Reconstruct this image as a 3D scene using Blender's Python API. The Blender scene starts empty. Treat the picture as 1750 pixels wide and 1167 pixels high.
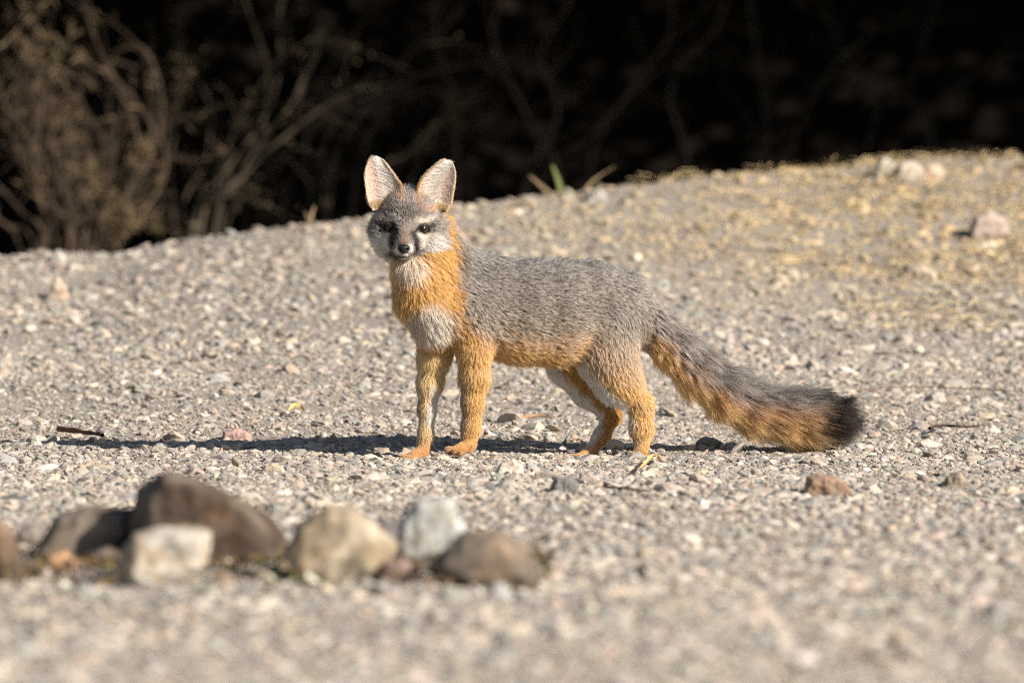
import bpy, bmesh, math, random
import numpy as np
from mathutils import Vector, Matrix, kdtree

# ------------------------------------------------------------------ camera, world, sun, exposure
scene = bpy.context.scene
COL = scene.collection
rad = math.radians
CAM = np.array([0.0, -15.0, 0.7])
PITCH = rad(1.847)
LENS = 280.5
FPX = 1750 * LENS / 36.0
cam_d = bpy.data.cameras.new("camera")
cam = bpy.data.objects.new("camera", cam_d)
COL.objects.link(cam)
cam.location = CAM
cam.rotation_euler = (rad(90) - PITCH, 0, 0)
cam_d.lens = LENS
cam_d.sensor_width = 36
cam_d.clip_start = 0.5
cam_d.clip_end = 400
cam_d.dof.use_dof = True
cam_d.dof.focus_distance = 14.95
cam_d.dof.aperture_fstop = 4.5
scene.camera = cam

SUN_EL, SUN_DIR = rad(31), np.array([-0.83, 0.558])        # horizontal travel of the light
world = bpy.data.worlds.new("World")
scene.world = world
world.use_nodes = True
nt = world.node_tree
sky = nt.nodes.new("ShaderNodeTexSky")
sky.sky_type = 'NISHITA'
sky.sun_disc = False
sky.sun_elevation = SUN_EL
sky.sun_rotation = math.atan2(-SUN_DIR[0], -SUN_DIR[1])
nt.links.new(sky.outputs[0], nt.nodes["Background"].inputs[0])
nt.nodes["Background"].inputs[1].default_value = 0.05
sun_d = bpy.data.lights.new("sun", 'SUN')
sun_d.energy = 5.0
sun_d.angle = rad(0.5)
sun_d.color = (1.0, 0.92, 0.825)
sun = bpy.data.objects.new("sun", sun_d)
COL.objects.link(sun)
sd = Vector((SUN_DIR[0] * math.cos(SUN_EL), SUN_DIR[1] * math.cos(SUN_EL), -math.sin(SUN_EL)))
sun.rotation_euler = sd.to_track_quat('-Z', 'Y').to_euler()
vs = scene.view_settings
vs.view_transform = 'Standard'
vs.look = 'None'
vs.gamma = 1
vs.use_curve_mapping = False
vs.exposure = 0.75
scene.render.engine = 'CYCLES'
cy = scene.cycles
cy.sample_clamp_indirect = 4
cy.max_bounces = 8
cy.diffuse_bounces = 3
cy.glossy_bounces = 2
cy.transmission_bounces = 5
cy.transparent_max_bounces = 8
cy.use_denoising = False
cy.pixel_filter_type = 'BLACKMAN_HARRIS'
cy.filter_width = 1.15
cy.use_adaptive_sampling = False
try:
    scene.cycles_curves.shape = 'RIBBONS'
    scene.cycles_curves.subdivisions = 2
except Exception:
    pass
scene.render.film_transparent = False

# ------------------------------------------------------------------ helpers
rng = np.random.default_rng(7)
random.seed(7)
S = 0.0011                                                  # metres per photo pixel at the fox
cp, sp = math.cos(PITCH), math.sin(PITCH)


def at(px, py, Y):
    """world point at depth Y seen where the photo has (px, py)"""
    px, py, Y = np.broadcast_arrays(np.asarray(px, float), np.asarray(py, float), np.asarray(Y, float))
    u = (px - 875) / FPX
    v = -(py - 583.5) / FPX
    dy = cp + v * sp
    dz = -sp + v * cp
    t = (Y - CAM[1]) / dy
    return np.stack([CAM[0] + u * t, Y, CAM[2] + dz * t], -1)


def to_px(p):
    d = p - CAM
    depth = d[..., 1] * cp - d[..., 2] * sp
    up = d[..., 1] * sp + d[..., 2] * cp
    return 875 + d[..., 0] / depth * FPX, 583.5 - up / depth * FPX


def lin(rgb):
    a = np.asarray(rgb, float) / 255.0
    return np.where(a <= 0.04045, a / 12.92, ((a + 0.055) / 1.055) ** 2.4)


def sstep(a, b, x):
    t = np.clip((x - a) / (b - a), 0, 1)
    return t * t * (3 - 2 * t)


def _hash(ix, iy, iz, seed):
    h = (ix * 374761393 + iy * 668265263 + iz * 2147483647 + seed * 974634777) & 0xFFFFFFFF
    h = ((h ^ (h >> 13)) * 1274126177) & 0xFFFFFFFF
    h = ((h ^ (h >> 16)) * 2246822519) & 0xFFFFFFFF
    return (h ^ (h >> 15)) / 4294967295.0


def noise3(p, seed=0):
    p = np.asarray(p, float)
    i = np.floor(p).astype(np.int64)
    f = p - i
    f = f * f * (3 - 2 * f)
    out = 0
    for dx in (0, 1):
        for dy in (0, 1):
            for dz in (0, 1):
                w = (f[..., 0] if dx else 1 - f[..., 0]) * (f[..., 1] if dy else 1 - f[..., 1]) * (f[..., 2] if dz else 1 - f[..., 2])
                out = out + w * _hash(i[..., 0] + dx, i[..., 1] + dy, i[..., 2] + dz, seed)
    return out * 2 - 1


def noise2(x, y, sc, seed=0):
    x = np.asarray(x, float)
    return noise3(np.stack([x * sc, np.asarray(y, float) * sc, np.zeros_like(x) + 0.37], -1), seed)


def make_mesh(name, verts, faces, mat=None, parent=None, smooth=False, col=None):
    """faces: (n,3) or (n,4) array, or a list of such arrays"""
    me = bpy.data.meshes.new(name)
    verts = np.asarray(verts, np.float32)
    if not isinstance(faces, list):
        faces = [faces]
    loops = np.concatenate([np.asarray(f, np.int32).ravel() for f in faces])
    sizes = np.concatenate([np.full(len(f), np.asarray(f).shape[1], np.int32) for f in faces])
    me.vertices.add(len(verts))
    me.vertices.foreach_set("co", verts.ravel())
    me.loops.add(len(loops))
    me.loops.foreach_set("vertex_index", loops)
    me.polygons.add(len(sizes))
    starts = np.concatenate([[0], np.cumsum(sizes)[:-1]]).astype(np.int32)
    me.polygons.foreach_set("loop_start", starts)
    me.update(calc_edges=True)
    me.polygons.foreach_set("use_smooth", np.full(len(sizes), smooth, bool))
    if col is not None:
        a = me.attributes.new("col", 'FLOAT_COLOR', 'POINT')
        c4 = np.ones((len(verts), 4), np.float32)
        c4[:, :3] = col
        a.data.foreach_set("color", c4.ravel())
    me.validate()
    ob = bpy.data.objects.new(name, me)
    COL.objects.link(ob)
    if mat:
        me.materials.append(mat)
    if parent:
        ob.parent = parent
    return ob


def tag(o, label=None, cat=None, group=None, kind=None):
    if label:
        o["label"] = label
    if cat:
        o["category"] = cat
    if group:
        o["group"] = group
    if kind:
        o["kind"] = kind
    return o


def empty(name, loc=(0, 0, 0)):
    o = bpy.data.objects.new(name, None)
    o.empty_display_size = 0.05
    COL.objects.link(o)
    o.location = loc
    return o


def adopt(child, parent):
    """parent a mesh whose vertices are in world space under an empty that is not at the origin"""
    child.parent = parent
    child.matrix_parent_inverse = Matrix.Translation(-parent.location)
    return child


def new_mat(name):
    m = bpy.data.materials.new(name)
    m.use_nodes = True
    n = m.node_tree.nodes
    return m, m.node_tree, n["Principled BSDF"], n["Material Output"]


def node(t, typ, **kw):
    n = t.nodes.new(typ)
    for k, v in kw.items():
        setattr(n, k, v)
    return n


def attr_mat(name, rough=0.9, vary=0.0, scale=300.0, bump=0.0, bscale=400.0, sheen=0.0, spec=0.25):
    """colour from the 'col' attribute, with procedural mottling and bump"""
    m, t, b, o = new_mat(name)
    a = node(t, "ShaderNodeAttribute", attribute_name="col")
    src = a.outputs["Color"]
    tc = node(t, "ShaderNodeTexCoord")
    if vary:
        nz = node(t, "ShaderNodeTexNoise")
        nz.inputs["Scale"].default_value = scale
        nz.inputs["Detail"].default_value = 5
        nz.inputs["Roughness"].default_value = 0.7
        t.links.new(tc.outputs["Object"], nz.inputs["Vector"])
        mr = node(t, "ShaderNodeMapRange")
        mr.inputs["From Min"].default_value = 0.25
        mr.inputs["From Max"].default_value = 0.75
        mr.inputs["To Min"].default_value = 1 - vary
        mr.inputs["To Max"].default_value = 1 + vary
        t.links.new(nz.outputs["Fac"], mr.inputs["Value"])
        mx = node(t, "ShaderNodeVectorMath", operation='SCALE')
        t.links.new(src, mx.inputs[0])
        t.links.new(mr.outputs[0], mx.inputs["Scale"])
        src = mx.outputs[0]
    t.links.new(src, b.inputs["Base Color"])
    b.inputs["Roughness"].default_value = rough
    b.inputs["Specular IOR Level"].default_value = spec
    if bump:
        nb = node(t, "ShaderNodeTexNoise")
        nb.inputs["Scale"].default_value = bscale
        nb.inputs["Detail"].default_value = 6
        t.links.new(tc.outputs["Object"], nb.inputs["Vector"])
        bp = node(t, "ShaderNodeBump")
        bp.inputs["Strength"].default_value = bump
        bp.inputs["Distance"].default_value = 0.004
        t.links.new(nb.outputs["Fac"], bp.inputs["Height"])
        t.links.new(bp.outputs[0], b.inputs["Normal"])
    return m


def catmull(pts, n):
    pts = np.asarray(pts, float)
    P = np.vstack([2 * pts[0] - pts[1], pts, 2 * pts[-1] - pts[-2]])
    ts = np.linspace(0, len(pts) - 1, n)
    i = np.minimum(ts.astype(int), len(pts) - 2)
    f = (ts - i)[:, None]
    p0, p1, p2, p3 = P[i], P[i + 1], P[i + 2], P[i + 3]
    return 0.5 * (2 * p1 + (p2 - p0) * f + (2 * p0 - 5 * p1 + 4 * p2 - p3) * f ** 2 + (3 * p1 - p0 - 3 * p2 + p3) * f ** 3)


def tube(pts, radii, sides=6):
    """verts, quads of a tapered tube along pts"""
    pts = np.asarray(pts, float)
    n = len(pts)
    radii = np.broadcast_to(np.asarray(radii, float), (n,))
    tan = np.gradient(pts, axis=0)
    tan /= np.linalg.norm(tan, axis=1, keepdims=True) + 1e-12
    ref = np.where(np.abs(tan[:, 2:3]) < 0.9, np.array([[0, 0, 1.0]]), np.array([[1.0, 0, 0]]))
    a = np.cross(tan, ref)
    a /= np.linalg.norm(a, axis=1, keepdims=True) + 1e-12
    b = np.cross(tan, a)
    ang = np.arange(sides) / sides * 2 * np.pi
    V = pts[:, None] + radii[:, None, None] * (np.cos(ang)[None, :, None] * a[:, None] + np.sin(ang)[None, :, None] * b[:, None])
    i = np.arange(n - 1)[:, None] * sides
    j = np.arange(sides)[None]
    j2 = (j + 1) % sides
    F = np.stack([i + j, i + j2, i + sides + j2, i + sides + j], -1).reshape(-1, 4)
    return V.reshape(-1, 3), F


def join_parts(parts):
    vs_, fs_, k = [], [], 0
    for v, f in parts:
        vs_.append(v)
        fs_.append(np.asarray(f) + k)
        k += len(v)
    return np.vstack(vs_), np.vstack(fs_)


_ico = {}


def ico(sub):
    if sub not in _ico:
        bm = bmesh.new()
        bmesh.ops.create_icosphere(bm, subdivisions=sub, radius=1)
        bm.verts.ensure_lookup_table()
        v = np.array([x.co[:] for x in bm.verts])
        f = np.array([[x.index for x in q.verts] for q in bm.faces])
        bm.free()
        _ico[sub] = (v / np.linalg.norm(v, axis=1, keepdims=True), f)
    return _ico[sub]


# ------------------------------------------------------------------ ground
CREST = np.array([(-900, 452), (-300, 448), (0, 440), (100, 434), (200, 434), (300, 414), (400, 402), (500, 386), (620, 375), (780, 354),
                  (900, 339), (1000, 329), (1150, 309), (1250, 299), (1400, 289), (1500, 278), (1600, 271), (1750, 273), (2300, 285)], float)


def crest_y(x):
    return 4.2 + 0.9 * sstep(-0.8, 1.2, x)


def _crest_tab():
    Y = np.interp(CREST[:, 0], [0, 875, 1750], [4.2, 4.65, 5.1])
    for _ in range(4):
        P = at(CREST[:, 0], CREST[:, 1], Y)
        Y = crest_y(P[:, 0])
    P = at(CREST[:, 0], CREST[:, 1], Y)
    return P[:, 0], P[:, 2]


_cx, _cz = _crest_tab()


def ground_z(x, y):
    x = np.asarray(x, float)
    y = np.asarray(y, float)
    zc = np.interp(x, _cx, _cz)
    yc = crest_y(x)
    t = y / yc
    e = 1.35 + 0.55 * sstep(-0.2, 1.0, x)
    up = zc * np.clip(t, 0, 1) ** e
    d = np.maximum(y - yc, 0)
    down = zc - 0.42 * (np.sqrt(d * d + 0.02) - 0.1414)
    down = np.maximum(down, -0.35)
    z = np.where(t < 1, up, down)
    near = np.clip((7 - np.abs(y - 0)) / 4, 0.15, 1)
    z = z + near * (0.008 * noise2(x, y, 1.7, 3) + 0.004 * noise2(x, y, 6.0, 4))
    z = z - 0.02 * sstep(2, 12, -y)
    return z


def ground_hit(px, py):
    Y = np.linspace(-9, 12, 4000)
    P = at(px, py, Y)
    g = ground_z(P[:, 0], P[:, 1])
    k = np.argmax(P[:, 2] <= g)
    return P[k]


def axis(lo, hi, step, far_lo, far_hi):
    a = np.arange(lo, hi, step)
    out = [a]
    s, q = step, lo
    L = []
    while q > far_lo:
        s *= 1.25
        q -= s
        L.append(q)
    s, q = step, a[-1]
    H = []
    while q < far_hi:
        s *= 1.25
        q += s
        H.append(q)
    return np.concatenate([L[::-1], a, H])


gx = axis(-2.2, 2.6, 0.025, -120, 120)
gy = axis(-6.9, 6.6, 0.025, -60, 150)
GX, GY = np.meshgrid(gx, gy, indexing='ij')
GZ = ground_z(GX, GY)
fine = (np.abs(GX) < 3) & (GY > -6) & (GY < 7)
GZ = GZ + np.where(fine, 0.0022 * noise2(GX, GY, 30, 11) + 0.0015 * noise2(GX, GY, 70, 12), 0)
nx_, ny_ = GX.shape
idx = np.arange(nx_ * ny_).reshape(nx_, ny_)
gf = np.stack([idx[:-1, :-1], idx[1:, :-1], idx[1:, 1:], idx[:-1, 1:]], -1).reshape(-1, 4)


def ground_material():
    m, t, b, o = new_mat("gravel_dirt")
    tc = node(t, "ShaderNodeTexCoord")
    v = node(t, "ShaderNodeTexVoronoi")
    v.inputs["Scale"].default_value = 140
    t.links.new(tc.outputs["Object"], v.inputs["Vector"])
    r = node(t, "ShaderNodeValToRGB")
    cs = [(158, 152, 144), (180, 170, 158), (148, 144, 140), (190, 176, 160)]
    el = r.color_ramp.elements
    while len(el) < 4:
        el.new(0.5)
    for i, c in enumerate(cs):
        el[i].position = i / 3
        el[i].color = (*(lin(c) * 0.82), 1)
    sx = node(t, "ShaderNodeSeparateColor")
    t.links.new(v.outputs["Color"], sx.inputs[0])
    t.links.new(sx.outputs[0], r.inputs[0])
    nz = node(t, "ShaderNodeTexNoise")
    nz.inputs["Scale"].default_value = 3
    nz.inputs["Detail"].default_value = 6
    t.links.new(tc.outputs["Object"], nz.inputs["Vector"])
    mix = node(t, "ShaderNodeMix", data_type='RGBA', blend_type='MULTIPLY')
    mix.inputs[0].default_value = 0.5
    t.links.new(r.outputs[0], mix.inputs[6])
    rr = node(t, "ShaderNodeValToRGB")
    rr.color_ramp.elements[0].color = (0.6, 0.58, 0.55, 1)
    rr.color_ramp.elements[1].color = (1, 0.97, 0.92, 1)
    t.links.new(nz.outputs[0], rr.inputs[0])
    t.links.new(rr.outputs[0], mix.inputs[7])
    # thicket shade behind the berm, put into the ground colour as near-black
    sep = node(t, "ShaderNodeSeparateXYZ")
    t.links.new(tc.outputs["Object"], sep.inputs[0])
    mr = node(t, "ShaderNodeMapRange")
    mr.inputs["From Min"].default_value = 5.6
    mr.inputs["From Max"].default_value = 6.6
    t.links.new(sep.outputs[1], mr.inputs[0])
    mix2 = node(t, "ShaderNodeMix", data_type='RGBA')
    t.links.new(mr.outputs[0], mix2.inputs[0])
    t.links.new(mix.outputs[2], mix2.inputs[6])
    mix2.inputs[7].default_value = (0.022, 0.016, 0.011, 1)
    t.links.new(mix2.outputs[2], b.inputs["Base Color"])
    b.inputs["Roughness"].default_value = 0.95
    b.inputs["Specular IOR Level"].default_value = 0.15
    bp = node(t, "ShaderNodeBump")
    bp.inputs["Strength"].default_value = 0.7
    bp.inputs["Distance"].default_value = 0.004
    t.links.new(v.outputs["Distance"], bp.inputs["Height"])
    t.links.new(bp.outputs[0], b.inputs["Normal"])
    return m


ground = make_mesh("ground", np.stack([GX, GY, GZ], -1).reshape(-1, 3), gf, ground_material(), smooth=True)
tag(ground, kind="structure")


# ------------------------------------------------------------------ stones
def cut_radii(dirs, planes_n, planes_h):
    dn = dirs @ planes_n.T
    r = np.where(dn > 1e-3, planes_h[None] / np.maximum(dn, 1e-3), 9.0)
    return r.min(1)


def stone_proto(sub, nplanes, seed):
    r = np.random.default_rng(seed)
    d, f = ico(sub)
    n = r.normal(size=(nplanes, 3))
    n /= np.linalg.norm(n, axis=1, keepdims=True)
    h = r.uniform(0.55, 1.0, nplanes)
    rr = np.minimum(cut_radii(d, n, h), 1.15)
    v = d * rr[:, None] * (1 + 0.06 * r.normal(size=(len(d), 1)))
    return v / np.abs(v).max(), f


PALETTE = np.array([lin(c) for c in [(160, 154, 147), (143, 142, 138), (172, 164, 154), (180, 168, 153), (186, 172, 158), (200, 190, 176),
                                     (220, 210, 197), (182, 162, 145), (134, 130, 126), (152, 153, 150), (192, 176, 152), (170, 150, 140)]])
PALETTE = (PALETTE * 0.74 + PALETTE.mean(0) * 0.26) * 0.93 * np.array([1.0, 1.0, 0.985])
PWEIGHT = np.array([15, 11, 14, 13, 10, 8, 5, 5, 7, 8, 4, 4], float)
PWEIGHT /= PWEIGHT.sum()


def batch_stones(pos, size, protos, r, flatness=(0.2, 0.52), tilt=0.28, tint=None, embed=0.25):
    n = len(pos)
    nv = len(protos[0][0])
    PV = np.stack([p[0] for p in protos])
    F0 = protos[0][1]
    k = r.integers(0, len(protos), n)
    sc = np.stack([np.ones(n), r.uniform(0.5, 0.95, n), r.uniform(*flatness, n)], -1) * size[:, None]
    V = PV[k] * sc[:, None]
    ax, ay, az = r.normal(0, tilt, n), r.normal(0, tilt, n), r.uniform(0, 2 * np.pi, n)
    for a, (i, j) in ((ax, (1, 2)), (ay, (2, 0)), (az, (0, 1))):
        c, s = np.cos(a)[:, None], np.sin(a)[:, None]
        vi, vj = V[..., i].copy(), V[..., j].copy()
        V[..., i] = c * vi - s * vj
        V[..., j] = s * vi + c * vj
    lowest = V[..., 2].min(1)
    V = V + pos[:, None]
    V[..., 2] -= (lowest * (1 - embed))[:, None]
    V[..., 2] -= (size * 0.15)[:, None]
    F = (F0[None] + (np.arange(n) * nv)[:, None, None]).reshape(-1, 3)
    ci = r.choice(len(PALETTE), n, p=PWEIGHT)
    C = PALETTE[ci] * r.uniform(0.8, 1.15, (n, 1)) * r.normal(1, 0.02, (n, 3))
    if tint is not None:
        C = C * tint(pos)
    C = np.repeat(C, nv, 0)
    return V.reshape(-1, 3), F, np.clip(C, 0.01, 0.85)


PR1 = [stone_proto(1, 5, 100 + i) for i in range(24)]
PR2 = [stone_proto(2, 7, 200 + i) for i in range(24)]


def scatter(n, x0, x1, y0, y1, prob=None):
    """points in a view-shaped wedge: x range scales with distance from the camera"""
    y = rng.uniform(y0, y1, n)
    x = rng.uniform(x0, x1, n) * (15 + y) / 15
    if prob is not None:
        keep = rng.uniform(size=n) < prob(x, y)
        x, y = x[keep], y[keep]
    return x, y


def mound_tint(pos):
    w = sstep(2.6, 4.2, pos[:, 1]) * sstep(-0.9, 0.9, pos[:, 0])
    w = w[:, None]
    return (1 - w) + w * np.array([[1.08, 0.96, 0.68]])


def gravel_layer(specs):
    Vs, Fs, Cs, k = [], [], [], 0
    for (n, x0, x1, y0, y1, smin, smax, protos, emb) in specs:
        dens = lambda x, y: 0.55 + 0.45 * sstep(-0.5, 0.4, noise2(x, y, 3.0, 21) + 0.6 * noise2(x, y, 9, 22))
        x, y = scatter(n, x0, x1, y0, y1, dens)
        z = ground_z(x, y)
        u = rng.uniform(size=len(x))
        size = smin * (smax / smin) ** (u ** 1.6) * 0.5
        v, f, c = batch_stones(np.stack([x, y, z], -1), size, protos, rng, tint=mound_tint, embed=emb)
        Vs.append(v)
        Fs.append(f + k)
        Cs.append(c)
        k += len(v)
    return np.vstack(Vs), np.vstack(Fs), np.vstack(Cs)


stone_mat = attr_mat("stone", rough=0.92, vary=0.16, scale=220, bump=0.35, bscale=500)
X0, X1 = -1.12, 1.12
gv, gfc, gc = gravel_layer([
    (80000, X0, X1, -1.6, 1.9, 0.004, 0.010, PR1, 0.25),
    (46000, X0, X1, -1.8, 2.3, 0.007, 0.017, PR1, 0.3),
    (10500, X0, X1, -1.9, 2.3, 0.015, 0.034, PR2, 0.42),
    (1100, X0, X1, -1.9, 2.3, 0.030, 0.065, PR2, 0.65),
    (40000, -1.3, 1.25, -6.6, -1.4, 0.007, 0.021, PR1, 0.35),
    (7000, -1.3, 1.25, -6.6, -1.4, 0.018, 0.040, PR2, 0.5),
    (44000, -1.2, 1.25, 1.7, 5.9, 0.007, 0.022, PR1, 0.35),
    (8500, -1.2, 1.25, 1.9, 5.9, 0.018, 0.048, PR2, 0.45),
    (320, -1.2, 1.25, 2.0, 5.5, 0.04, 0.066, PR2, 0.55),
    (1100, -1.3, 1.25, -6.6, -3.0, 0.03, 0.06, PR2, 0.6),
])
gravel = make_mesh("gravel", gv, gfc, stone_mat, col=gc)
tag(gravel, kind="stuff")
rock_mat = attr_mat("rock", rough=0.9, vary=0.22, scale=45, bump=0.6, bscale=120)


def hull_planes(pts):
    bm = bmesh.new()
    for p in pts:
        bm.verts.new(p)
    bmesh.ops.convex_hull(bm, input=bm.verts[:])
    bm.normal_update()
    n, h = [], []
    for f in bm.faces:
        nn = np.array(f.normal[:])
        hh = float(np.dot(nn, np.array(f.verts[0].co[:])))
        if hh < 0:
            nn, hh = -nn, -hh
        n.append(nn)
        h.append(max(hh, 1e-4))
    bm.free()
    return np.array(n), np.array(h)


def rock(name, outline, depth, color, label, group=None, color2=None, Y=None, sub=5, rough=0.03, seed=0, sink=0.012, cat="rock", bottom=None):
    """a convex stone whose outline is given in photo pixels, standing on the ground where its foot is seen; depth in metres"""
    o = np.asarray(outline, float)
    r = np.random.default_rng(900 + seed)
    if Y is None:
        foot = o[np.argmax(o[:, 1])]
        Y = ground_hit(foot[0], foot[1] if bottom is None else bottom)[1] + depth * 0.35
    P = at(o[:, 0], o[:, 1], Y)
    c = P.mean(0)
    loc = np.array([c[0], Y, P[:, 2].min()])
    q = P - c
    pts = []
    for k, (s_, dy) in enumerate(((1.0, -0.22), (1.0, 0.2), (0.84, -0.5), (0.78, 0.5))):
        qq = q * s_ * (1 + r.normal(0, 0.05, (len(q), 1)))
        qq = qq + r.normal(0, 0.02, q.shape) * np.abs(q).max()
        qq[:, 1] = depth * dy * (1 + r.normal(0, 0.12, len(q)))
        if k < 2:
            qq = q.copy() * (1.0 if k == 0 else 0.97)
            qq[:, 1] = depth * dy * (1 + r.normal(0, 0.3, len(q)))
        pts.append(qq)
    n, h = hull_planes(np.vstack(pts))
    d, f = ico(sub)
    rr = cut_radii(d, n, h)
    v = d * rr[:, None]
    L = np.abs(q).max()
    ridge = 1 - np.abs(noise3(d * 3.1 + seed * 2, 25)) * 2
    v = v * (1 + 0.06 * np.clip(ridge, 0, 1) + rough * (noise3(d * 2.2 + seed * 7, 5) + 0.6 * noise3(d * 6 + seed, 6) + 0.35 * noise3(d * 16, 8)))[:, None]
    v = v + c
    v[:, 2] -= sink
    c1 = lin(color) * 0.92
    c2 = c1 * 0.7 if color2 is None else lin(color2) * 0.92
    w = sstep(-0.25, 0.35, noise3(d * 1.6 + seed * 3, 15) + 0.5 * noise3(d * 5 + seed, 16))[:, None]
    colr = c1 * (1 - w) + c2 * w
    colr = colr * (1 + 0.28 * noise3(d * 4 + seed, 17) + 0.22 * noise3(d * 11 + seed, 18) + 0.15 * noise3(d * 26, 19))[:, None]
    dust = sstep(0.1, 0.8, noise3(d * 2.5 + seed * 5, 20) + 0.35 * d[:, 2])[:, None] * 0.35
    colr = colr * (1 - dust) + lin((176, 164, 148)) * 0.8 * dust
    loc[2] = v[:, 2].min()
    ob = make_mesh(name, v - loc, f, rock_mat, smooth=False, col=np.clip(colr, 0.01, 0.85))
    ob.location = loc
    if sub >= 4:
        ob.data.polygons.foreach_set("use_smooth", np.ones(len(f), bool))
    tag(ob, label, cat, group)
    return ob


RING = "rocks of the broken ring in the foreground"
rock("boulder", [(232, 880), (240, 822), (283, 788), (330, 803), (400, 838), (455, 862), (484, 900), (486, 945), (430, 965), (350, 960), (240, 945)], 0.16,
     (78, 65, 55), "long dark brown boulder with a peaked left end, biggest of the stone ring", RING, (108, 82, 58), seed=1)
rock("rock", [(202, 958), (211, 922), (232, 898), (266, 888), (338, 889), (359, 897), (352, 950), (322, 980), (262, 1000), (216, 988)], 0.10,
     (184, 178, 166), "square pale grey rock leaning in front of the dark brown boulder", RING, (164, 148, 126), seed=2)
rock("rock", [(486, 935), (506, 880), (560, 850), (600, 850), (640, 888), (676, 915), (662, 948), (610, 988), (560, 992), (505, 960)], 0.13,
     (184, 172, 152), "cream angular rock with a pointed top beside the dark brown boulder", RING, (150, 134, 110), seed=3)
rock("rock", [(680, 930), (688, 885), (712, 854), (768, 851), (795, 905), (770, 932), (705, 962), (688, 955)], 0.09,
     (178, 180, 176), "smooth blue grey rock propped up on the flat brown rock", RING, (160, 158, 150), seed=4, Y=ground_hit(760, 975)[1] + 0.02, sink=0)
rock("rock", [(735, 950), (790, 897), (850, 892), (900, 918), (919, 970), (905, 1003), (850, 992), (780, 972)], 0.15,
     (100, 91, 82), "flat dark brown rock at the right end of the stone ring", RING, (128, 112, 96), seed=5)
rock("rock", [(62, 930), (100, 866), (150, 850), (225, 856), (238, 890), (205, 938), (140, 958), (75, 956)], 0.14,
     (90, 79, 69), "mottled brown rock left of the square pale grey rock", RING, (128, 116, 104), seed=6)
rock("rock", [(-60, 990), (-50, 880), (0, 870), (20, 888), (32, 935), (22, 985)], 0.12,
     (82, 68, 56), "dark brown rock cut off at the left end of the stone ring", RING, (112, 92, 74), seed=7)
rock("stone", [(628, 895), (655, 878), (692, 872), (694, 930), (650, 935)], 0.07,
     (126, 122, 118), "small dark grey stone wedged behind the cream and blue grey rocks", RING, (104, 100, 98), seed=8, Y=ground_hit(660, 950)[1] + 0.1)
rock("stone", [(72, 960), (85, 932), (112, 926), (132, 945), (125, 972), (90, 976)], 0.06,
     (176, 140, 108), "small orange brown stone at the foot of the mottled brown rock", RING, (150, 116, 90), seed=9)
rock("stone", [(640, 975), (655, 945), (690, 940), (718, 960), (712, 990), (660, 994)], 0.07,
     (138, 116, 104), "small reddish brown stone between the cream and blue grey rocks", RING, (118, 98, 88), seed=10)
rock("stone", [(22, 920), (35, 888), (62, 880), (78, 900), (70, 930), (35, 934)], 0.07,
     (138, 130, 122), "small grey stone in the gap between the two leftmost ring rocks", RING, (112, 104, 96), seed=11)
rock("stone", [(748, 985), (762, 960), (788, 955), (800, 975), (790, 998), (758, 1000)], 0.05,
     (166, 144, 124), "small tan stone under the flat brown rock's left tip", RING, (140, 120, 100), seed=12)
rock("stone", [(830, 1010), (838, 985), (858, 978), (872, 1000), (862, 1022), (838, 1024)], 0.05,
     (168, 166, 170), "small bluish stone in front of the flat brown rock", RING, (140, 138, 140), seed=13)

rock("stone", [(150, 962), (158, 930), (185, 918), (206, 932), (204, 962), (175, 968)], 0.06,
     (84, 70, 60), "small dark brown stone in the gap left of the square pale grey rock", RING, (112, 92, 76), seed=14)
rock("stone", [(438, 975), (446, 956), (468, 950), (486, 962), (482, 980), (456, 984)], 0.05,
     (120, 108, 98), "small grey brown stone at the foot of the dark boulder's right end", RING, (150, 138, 124), seed=15)
rock("stone", [(20, 975), (30, 950), (58, 944), (76, 958), (72, 982), (40, 986)], 0.06,
     (92, 76, 64), "small dark stone left of the orange brown stone", RING, (130, 110, 92), seed=16)
rock("stone", [(905, 1000), (912, 975), (930, 968), (946, 982), (940, 1004), (920, 1008)], 0.05,
     (164, 146, 126), "tan stone past the right end of the stone ring", RING, (140, 124, 108), seed=17)
rock("stone", [(355, 985), (364, 965), (388, 960), (404, 974), (398, 992), (370, 996)], 0.05,
     (150, 132, 114), "small tan stone in front of the dark boulder's middle", RING, (126, 110, 96), seed=18)
rock("rock", [(1374, 832), (1380, 802), (1400, 797), (1438, 806), (1459, 832), (1440, 840), (1405, 848)], 0.06,
     (160, 134, 114), "brown rock with a cleft top on the gravel right of the tail", None, (140, 116, 98), seed=20, rough=0.06)
rock("stone", [(1350, 850), (1362, 835), (1380, 830), (1394, 845), (1388, 855), (1362, 857)], 0.035,
     (222, 212, 198), "white stone touching the brown cleft rock", None, (196, 184, 168), seed=21)
rock("stone", [(844, 800), (856, 780), (876, 773), (893, 784), (894, 800), (870, 809), (852, 806)], 0.04,
     (210, 198, 182), "pale cream stone between the fox's front and hind paws", None, (188, 172, 156), seed=22)
rock("stone", [(984, 796), (1000, 772), (1012, 768), (1024, 778), (1036, 794), (1010, 800)], 0.04,
     (120, 118, 116), "dark grey pointed stone in front of the far hind paw", None, (138, 134, 130), seed=23, Y=-0.045)
rock("stone", [(938, 828), (950, 806), (975, 803), (990, 815), (988, 834), (968, 842)], 0.045,
     (130, 128, 124), "grey block shaped stone below the far hind paw", None, (112, 106, 98), seed=24)
rock("stone", [(436, 806), (452, 784), (466, 779), (484, 788), (492, 802), (470, 810)], 0.04,
     (206, 186, 164), "cream wedge shaped stone just below the fox's shadow", None, (186, 164, 144), seed=25)
rock("stone", [(84, 506), (92, 470), (100, 465), (112, 482), (121, 505), (108, 511)], 0.04,
     (206, 184, 164), "upright pinkish stone alone on the slope behind the shadow", None, (190, 166, 146), seed=26)
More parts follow.
